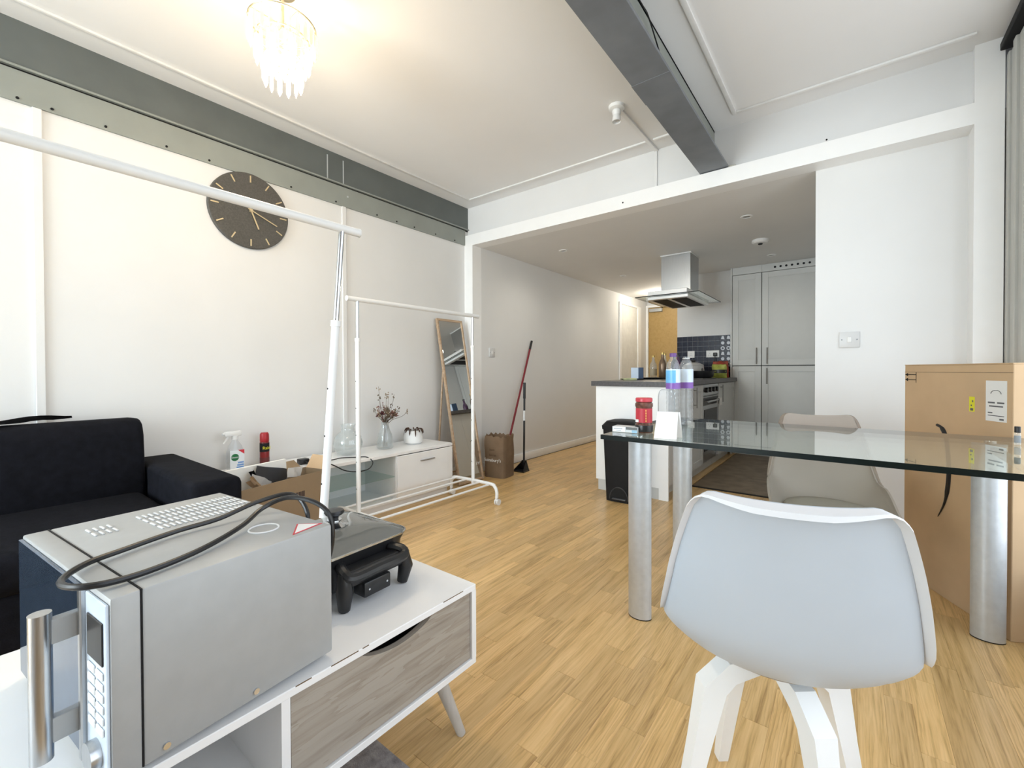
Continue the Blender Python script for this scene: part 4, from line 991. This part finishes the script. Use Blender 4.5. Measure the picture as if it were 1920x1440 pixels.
# ------------------------------------------------------------ kitchen peninsula
PX0, PX1 = 1.295, 1.898
def shaker(t, x0, x1, z0, z1, y, hx, hz0, hz1, d=.02, label=None):
    """shaker door on a face looking to -y; returns door"""
    fw_ = .065
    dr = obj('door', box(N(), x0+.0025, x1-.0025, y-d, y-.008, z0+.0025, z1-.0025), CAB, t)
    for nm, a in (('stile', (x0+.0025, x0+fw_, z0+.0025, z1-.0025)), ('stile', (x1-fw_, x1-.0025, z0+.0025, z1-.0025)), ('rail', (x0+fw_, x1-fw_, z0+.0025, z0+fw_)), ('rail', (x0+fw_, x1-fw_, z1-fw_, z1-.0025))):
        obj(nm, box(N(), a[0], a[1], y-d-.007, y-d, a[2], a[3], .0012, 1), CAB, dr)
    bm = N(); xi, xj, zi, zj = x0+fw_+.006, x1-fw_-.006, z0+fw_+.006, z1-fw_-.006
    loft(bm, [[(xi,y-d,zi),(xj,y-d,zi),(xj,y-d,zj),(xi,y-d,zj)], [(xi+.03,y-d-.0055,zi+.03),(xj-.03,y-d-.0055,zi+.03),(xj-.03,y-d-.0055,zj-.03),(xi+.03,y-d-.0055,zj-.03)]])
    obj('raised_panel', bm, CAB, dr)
    if hx:
        h = obj('handle', rod(N(), (hx, y-d-.032, hz0), (hx, y-d-.032, hz1), .006, seg=10), HANDLE, dr)
    return dr
t = thing('end_panel', 'bright white end panel closing the kitchen peninsula', 'panel', (1.6, 3.37, 0))
obj('panel', box(N(), -.305, .298, -.01, .008, .09, .869), GLOSSW, t)
obj('panel_leg', box(N(), .225, .298, -.01, .008, 0, .09), GLOSSW, t)
obj('plinth', box(N(), -.29, .225, .0, .008, 0, .09), CAB, t)
o = obj('worktop', prism(N(), [(1.262,3.335,.87),(1.925,3.335,.87),(1.925,5.742,.87),(1.85,5.742,.87),(1.85,5.849,.87),(1.262,5.849,.87)], (0,0,.04)), WORKTOP); tag(o, 'charcoal laminate worktop of the kitchen peninsula', 'worktop')
units = (('base_cabinet', 'narrow white base cabinet behind the end panel, handle on its far edge', 3.385, 3.98, 3.915), ('base_cabinet', 'white base cabinet directly beside the built-in oven on the end panel side', 3.98, 4.36, 4.045), ('base_cabinet', 'white base cabinet between the oven and the tall units', 4.965, 5.742, 5.03))
for nm, lab, ya, yb, hy in units:
    t = thing(nm, lab, 'cabinet', (0, 0, 0), group=None); t.location = (1.6, (ya+yb)/2, 0); oy_ = (ya+yb)/2
    obj('carcass', box(N(), -.30, .272, ya-oy_+.001, yb-oy_-.001, .10, .868), CAB, t)
    obj('plinth', box(N(), -.25, .225, ya-oy_+.001, yb-oy_-.001, .0, .10), CAB, t)
    dr = obj('door', box(N(), .273, .291, ya-oy_+.003, yb-oy_-.003, .112, .862, .0015, 1), CAB, t)
    obj('handle', rod(N(), (.325, hy-oy_, .665), (.325, hy-oy_, .845), .006), HANDLE, dr)
    for z in (.69, .82): obj('handle_post', rod(N(), (.29, hy-oy_, z), (.325, hy-oy_, z), .004, seg=8), HANDLE, dr)
    fa_, fb_ = ya-oy_+.003, yb-oy_-.003
    for a in ((fa_, fa_+.06, .112, .862), (fb_-.06, fb_, .112, .862), (fa_+.06, fb_-.06, .112, .172), (fa_+.06, fb_-.06, .802, .862)):
        obj('door_frame', box(N(), .291, .297, a[0], a[1], a[2], a[3], .001, 1), CAB, dr)
t = thing('built_in_oven', 'built-in steel oven with black glass door under the worktop', 'oven', (1.6, 4.663, 0))
obj('body', box(N(), -.30, .27, -.30, .30, .10, .868), BRUSH, t)
obj('plinth', box(N(), -.25, .225, -.30, .30, 0, .10), CAB, t)
obj('control_panel', box(N(), .27, .292, -.297, .297, .755, .862, .002, 1), BRUSH, t)
for y in (-.2, -.07, .07, .2): obj('knob', rod(N(), (.292, y, .808), (.315, y, .808), .024, seg=18), BLACK, t)
dr = obj('oven_door', box(N(), .27, .292, -.297, .297, .19, .745, .002, 1), BRUSH, t)
obj('door_glass', box(N(), .292, .295, -.25, .25, .22, .62, .002, 1), BLACK, dr)
obj('handle_band', box(N(), .292, .294, -.28, .28, .66, .735), BLACK, dr)
obj('handle', rod(N(), (.33, -.25, .70), (.33, .25, .70), .009), BRUSH, dr)
for y in (-.22, .22): obj('handle_post', rod(N(), (.292, y, .70), (.33, y, .70), .006, seg=8), BRUSH, dr)
t = thing('towel', 'white tea towel hanging on the oven handle', 'towel', (1.93, 4.85, .70))
obj('cloth', box(N(), .011, .017, -.045, .045, -.06, .012, .002, 1), LGT, t); obj('cloth_back', box(N(), -.014, -.010, -.045, .045, -.045, .012, .001, 1), LGT, t)
obj('cloth_fold', box(N(), -.014, .017, -.045, .045, .0105, .0155, .001, 1), LGT, t)
t = thing('hob', 'black glass hob set into the worktop under the hood', 'hob', (1.6, 4.79, .9105))
obj('hob_glass', box(N(), -.26, .26, -.29, .29, 0, .006, .002, 1), BLACK, t)
for x, y in ((-.13,-.14),(-.13,.14),(.13,-.14),(.13,.14)): obj('ring', lathe(N(), [(.07,.0061),(.075,.0064),(.08,.0061)], 28, (x, y, 0)), VENT, t)

# tall units
def tall(label, x0, x1, hxu, hxl, group=None):
    t = thing('tall_cabinet', label, 'cabinet', ((x0+x1)/2, 6.05, 0)); ox, oy_ = (x0+x1)/2, 6.05
    a, b = x0-ox, x1-ox; y = 5.775-oy_
    obj('carcass', box(N(), a, b, y, .40, .10, 2.12), CAB_G, t)
    obj('plinth', box(N(), a, b, y+.03, .40, 0, .10), CAB, t)
    shaker(t, a, b, .115, 1.046, y, hxl and hxl-ox, .84, 1.02)
    shaker(t, a, b, 1.05, 2.118, y, hxu-ox, 1.07, 1.255)
    flr = obj('top_filler', box(N(), a, b, y-.02, .40, 2.122, KH-.002), CAB, t)
    if x1 > 2.5:
        for k in range(7): obj('vent_hole', rod(N(), (2.309+.0543*k-ox, y-.019, 2.163), (2.309+.0543*k-ox, y-.0215, 2.163), .012, seg=12), BLACKM, flr)
    return t
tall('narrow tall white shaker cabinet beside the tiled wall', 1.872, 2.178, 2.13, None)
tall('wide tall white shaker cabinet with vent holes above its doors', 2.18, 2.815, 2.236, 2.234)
o = obj('cabinet_side_panel', box(N(), 1.852, 1.870, 5.745, 5.849, 0, KH-.001), CAB); tag(o, 'narrow white side panel between the tiles and tall cabinets', 'panel')

# tiles
t = thing('tile_backsplash', 'navy blue square-tile backsplash above the worktop', 'backsplash', (1.2, 5.848, .912))
TP = .0645; nc, nr = 10, 8
obj('grout_bed', box(N(), .0, TP*nc, -.004, 0, 0, TP*nr), GROUT, t)
tm = finish(box(N(), .0016, TP-.0016, -.0085, -.0041, .0016, TP-.0016, .001, 1), 'tile', TILE)
for c in range(nc):
    for r in range(nr):
        o = obj('tile', tm, None, t, (c*TP, 0, r*TP))
        if c >= 8 and r >= 2:
            bm = N(); cx, cz = TP/2, TP/2
            k = (c*3+r*5) % 3
            if k == 0: lathe(bm, [(0,0),(.02,0),(.02,.0006),(0,.0006)], 12)
            elif k == 1: lathe(bm, [(.012,0),(.024,0),(.024,.0006),(.012,.0006),(.012,0)], 14)
            else: prism(bm, [(-.02,-.016,0),(.02,-.02,0),(.012,.02,0),(-.01,.022,0)], (0,0,.0006))
            obj('tile_print', bm, MOTIF, o, (cx, -.0086, cz), (PI/2, 0, 0))
def socket(label, x, w_, n, cat='socket'):
    t = thing('wall_socket', label, cat, (x, 5.8395, 1.20))
    obj('plate', box(N(), -w_/2, w_/2, -.009, 0, -.043, .043, .002, 1), WHITEP, t)
    for k in range(n):
        cx = (k-(n-1)/2)*.065
        for dx, dz in ((0,.016),(-.011,-.006),(.011,-.006)): obj('pin_hole', box(N(), cx+dx-.003, cx+dx+.003, -.0098, -.008, dz-.012, dz-.006), BLACKM, t)
        obj('rocker', box(N(), cx-.007, cx+.007, -.012, -.008, .024, .036, .001, 1), WHITEP, t)
    return t
socket('white single socket plate on the navy tiles', 1.378, .086, 1)
t = socket('white double socket on the navy tiles with a black plug in it', 1.635, .15, 2)
pl = thing('plug', 'black mains plug pushed into the double socket', 'plug', (1.668, 5.8285, 1.195))
obj('plug_body', box(N(), -.022, .022, -.032, -.0005, -.025, .02, .006, 2), BLACK, pl)
obj('cord', tube(N(), cr([(0,-.02,-.025),(0,-.03,-.06),(.01,-.03,-.12),(-.01,-.03,-.2),(-.03,-.05,-.27)], 24), .0035, 8), BLACK, pl)

# cooker hood
t = thing('cooker_hood', 'steel island cooker hood with flat glass canopy', 'cooker hood', (1.54, 4.81, KH))
g = KH
obj('chimney', box(N(), -.145, .155, -.145, .155, 1.80-g, -.012, .002, 1), BRUSH, t)
obj('ceiling_collar', box(N(), -.152, .162, -.152, .162, -.012, 0, .002, 1), WHITEP, t)
obj('front_housing', box(N(), -.195, .195, -.405, .20, 1.757-g, 1.80-g, .003, 1), mat('bright_steel', (.86,.86,.86), .3, .2), t)
bm = N(); box(bm, -.315, .315, -.435, .435, 1.745-g, 1.753-g); 
for f_ in bm.faces: f_.normal_update(); f_.material_index = 0 if abs(f_.normal.z) > .5 else 1
obj('glass_canopy', bm, [G_HOOD, G_EDGE], t)
ub = obj('underside', box(N(), -.20, .20, -.39, .39, 1.715-g, 1.745-g, .003, 1), MT['bright_steel'], t)
for a, b in ((-.17, -.02), (.02, .17)): obj('filter', box(N(), a, b, -.33, .33, 1.712-g, 1.7152-g, .001, 1), BLACKM, ub)
obj('hood_lamp', box(N(), -.015, .015, -.08, .08, 1.7125-g, 1.7152-g), WHITEP, ub)

# things on the worktop
WZ = .9105
t = thing('tea_box', 'small blue and white carton standing on the worktop', 'carton', (1.40, 4.00, WZ), math.radians(20))
obj('carton', box(N(), -.055, .055, -.035, .035, .012, .115, .001, 1), mat('navy_card', (.02,.05,.11), .5), t)
obj('white_side', box(N(), -.0555, .01, -.0358, -.035, .013, .114), mat('pale_blue_card', (.62,.72,.85), .5), t)
obj('carton_base', box(N(), -.056, .056, -.036, .036, 0, .012), BLACKM, t)
t = thing('snack_packet', 'flat green and cream packet lying on the worktop', 'packet', (1.44, 3.72, WZ), math.radians(30))
bm = N(); loft(bm, [sq(.055,.01,.001), sq(.06,.012,.012), sq(.05,.012,.02)]); obj('packet', bm, mat('packet_cream', (.45,.48,.28), .5, var=.3), t)
obj('seal', box(N(), -.075, -.058, -.05, .05, .006, .016, .003, 1), mat('packet_green', (.07,.09,.03), .5), t)
t = thing('black_tray', 'low black round tray on the worktop', 'tray', (1.44, 4.28, WZ))
obj('tray', lathe(N(), [(0,.004),(.10,.004),(.125,.018),(.128,.018),(.105,0),(0,0)], 30), BLACK, t)
bott = [('clear glass bottle with gold cap behind the tray', 1.335, 4.60, .245, 'clear'), ('bronze ribbed bottle with gold cap beside the tray', 1.475, 4.475, .27, 'bronze'), ('pale glass bottle with cream cap on the worktop', 1.435, 4.66, .26, 'clear'), ('dark brown sauce bottle next to the bronze bottle', 1.545, 4.63, .255, 'dark'), ('dark purple bottle with narrow neck near the hob', 1.63, 4.475, .24, 'purple')]
BRZ = mat('bronze_glass', (.22,.15,.10), .25, .5, var=.1, stretch=(40,40,1)); DKB = mat('dark_glass', (.02,.012,.01), .15); PUR = mat('purple_glass', (.06,.02,.07), .2); CAPG = mat('gold_cap', (.55,.40,.14), .3, .6)
for k, (lab, x, y, h, kind) in enumerate(bott):
    z0 = WZ + (.006 if k in (1, 4) and False else 0)
    t = thing('bottle', lab, 'bottle', (x, y, z0 + (.0065 if 4.5 < y < 5.08 and 1.34 < x < 1.86 else 0)), group='bottles on the kitchen worktop'); r = .036
    m_ = {'clear': G_CLEAR, 'bronze': BRZ, 'dark': DKB, 'purple': PUR}[kind]
    obj('bottle_body', lathe(N(), [(0,0),(r*.9,0),(r,.006),(r,h*.55),(r*.85,h*.64),(r*.42,h*.76),(r*.36,h*.93),(0,h*.93)], 22), m_, t)
    obj('cap', lathe(N(), [(0,h),(r*.42,h),(r*.44,h*.985),(r*.44,h*.925),(r*.37,h*.925)], 18), CAPG if kind in ('clear','bronze') else BLACK, t)
    if kind == 'clear': obj('label', lathe(N(), [(r*1.01,h*.15),(r*1.03,h*.15),(r*1.03,h*.42),(r*1.01,h*.42)], 22), mat('label_tan%d' % k, (.42,.35,.24), .5), t)
t = thing('frying_pan', 'deep black frying pan on the hob', 'pan', (1.735, 4.935, WZ+.0065))
obj('pan_body', lathe(N(), [(0,0),(.095,0),(.115,.02),(.125,.075),(.121,.075),(.11,.024),(.09,.006),(0,.006)], 32), BLACK, t)
obj('handle', tube(N(), cr([(-.02,.11,.065),(-.04,.18,.09),(-.06,.27,.095)], 10), .011, 10), BLACK, t)
t = thing('rice_cooker', 'white rice cooker with black top knob behind the frying pan', 'rice cooker', (1.52, 5.42, WZ))
obj('body', lathe(N(), [(0,0),(.09,0),(.11,.012),(.118,.08),(.112,.135),(0,.136)], 30), mat('cooker_white', (.62,.62,.61), .4), t)
obj('lid', lathe(N(), [(.113,.136),(.11,.15),(.07,.172),(.03,.18),(0,.181)], 30), mat('cooker_grey', (.48,.48,.48), .35), t)
obj('lid_knob', lathe(N(), [(0,.18),(.018,.18),(.024,.195),(.02,.21),(0,.212)], 18), BLACK, t)
t = thing('foil_tray', 'white plastic food tub beside the rice cooker', 'tub', (1.36, 5.62, WZ))
obj('tub', loft(N(), [[(p[0], p[1], 0.001) for p in sq(.06,.015,0)], [(p[0], p[1], .12) for p in sq(.075,.018,0)]]), LGT, t); obj('tub_lid', loft(N(), [sq(.079,.018,.12), sq(.079,.018,.13)]), WHITEP, t)
def pouch(name, label, loc, wd, ht, col, rz, band=None):
    t = thing(name, label, 'bag', loc, rz); rr = random.Random(int(ht*1000)); bm = N(); R = []
    for j in range(9):
        v = j/8; th_ = .05*math.sin(PI*min(1, v*.85+.12))+.004; row = []
        for k in range(18):
            a = 2*PI*k/18; row.append((wd/2*math.cos(a)*(1-.10*v)+rr.uniform(-.004,.004)*(j > 0), th_*math.sin(a)+rr.uniform(-.004,.004)*(j > 0), ht*v + (rr.uniform(-.008,.008) if j == 8 else 0)))
        R.append(row)
    obj('pouch', loft(bm, R), col, t, smooth=25)
    if band: obj('band', loft(N(), [[(p[0]*1.03, p[1]*1.05-.001, p[2]) for p in R[3]], [(p[0]*1.03, p[1]*1.05-.001, p[2]) for p in R[5]]], False, False), band, t)
    return t
pouch('food_bag', 'crumpled lime green food bag with black stripe on the worktop', (1.815, 5.36, WZ), .16, .15, mat('lime_bag', (.33,.36,.07), .35, var=.35, scale=20), math.radians(10), BLACK)
pouch('food_bag', 'red and orange food bag leaning on the tiles', (1.75, 5.72, WZ), .19, .19, mat('red_bag', (.28,.04,.02), .4, var=.6, scale=22), 0)
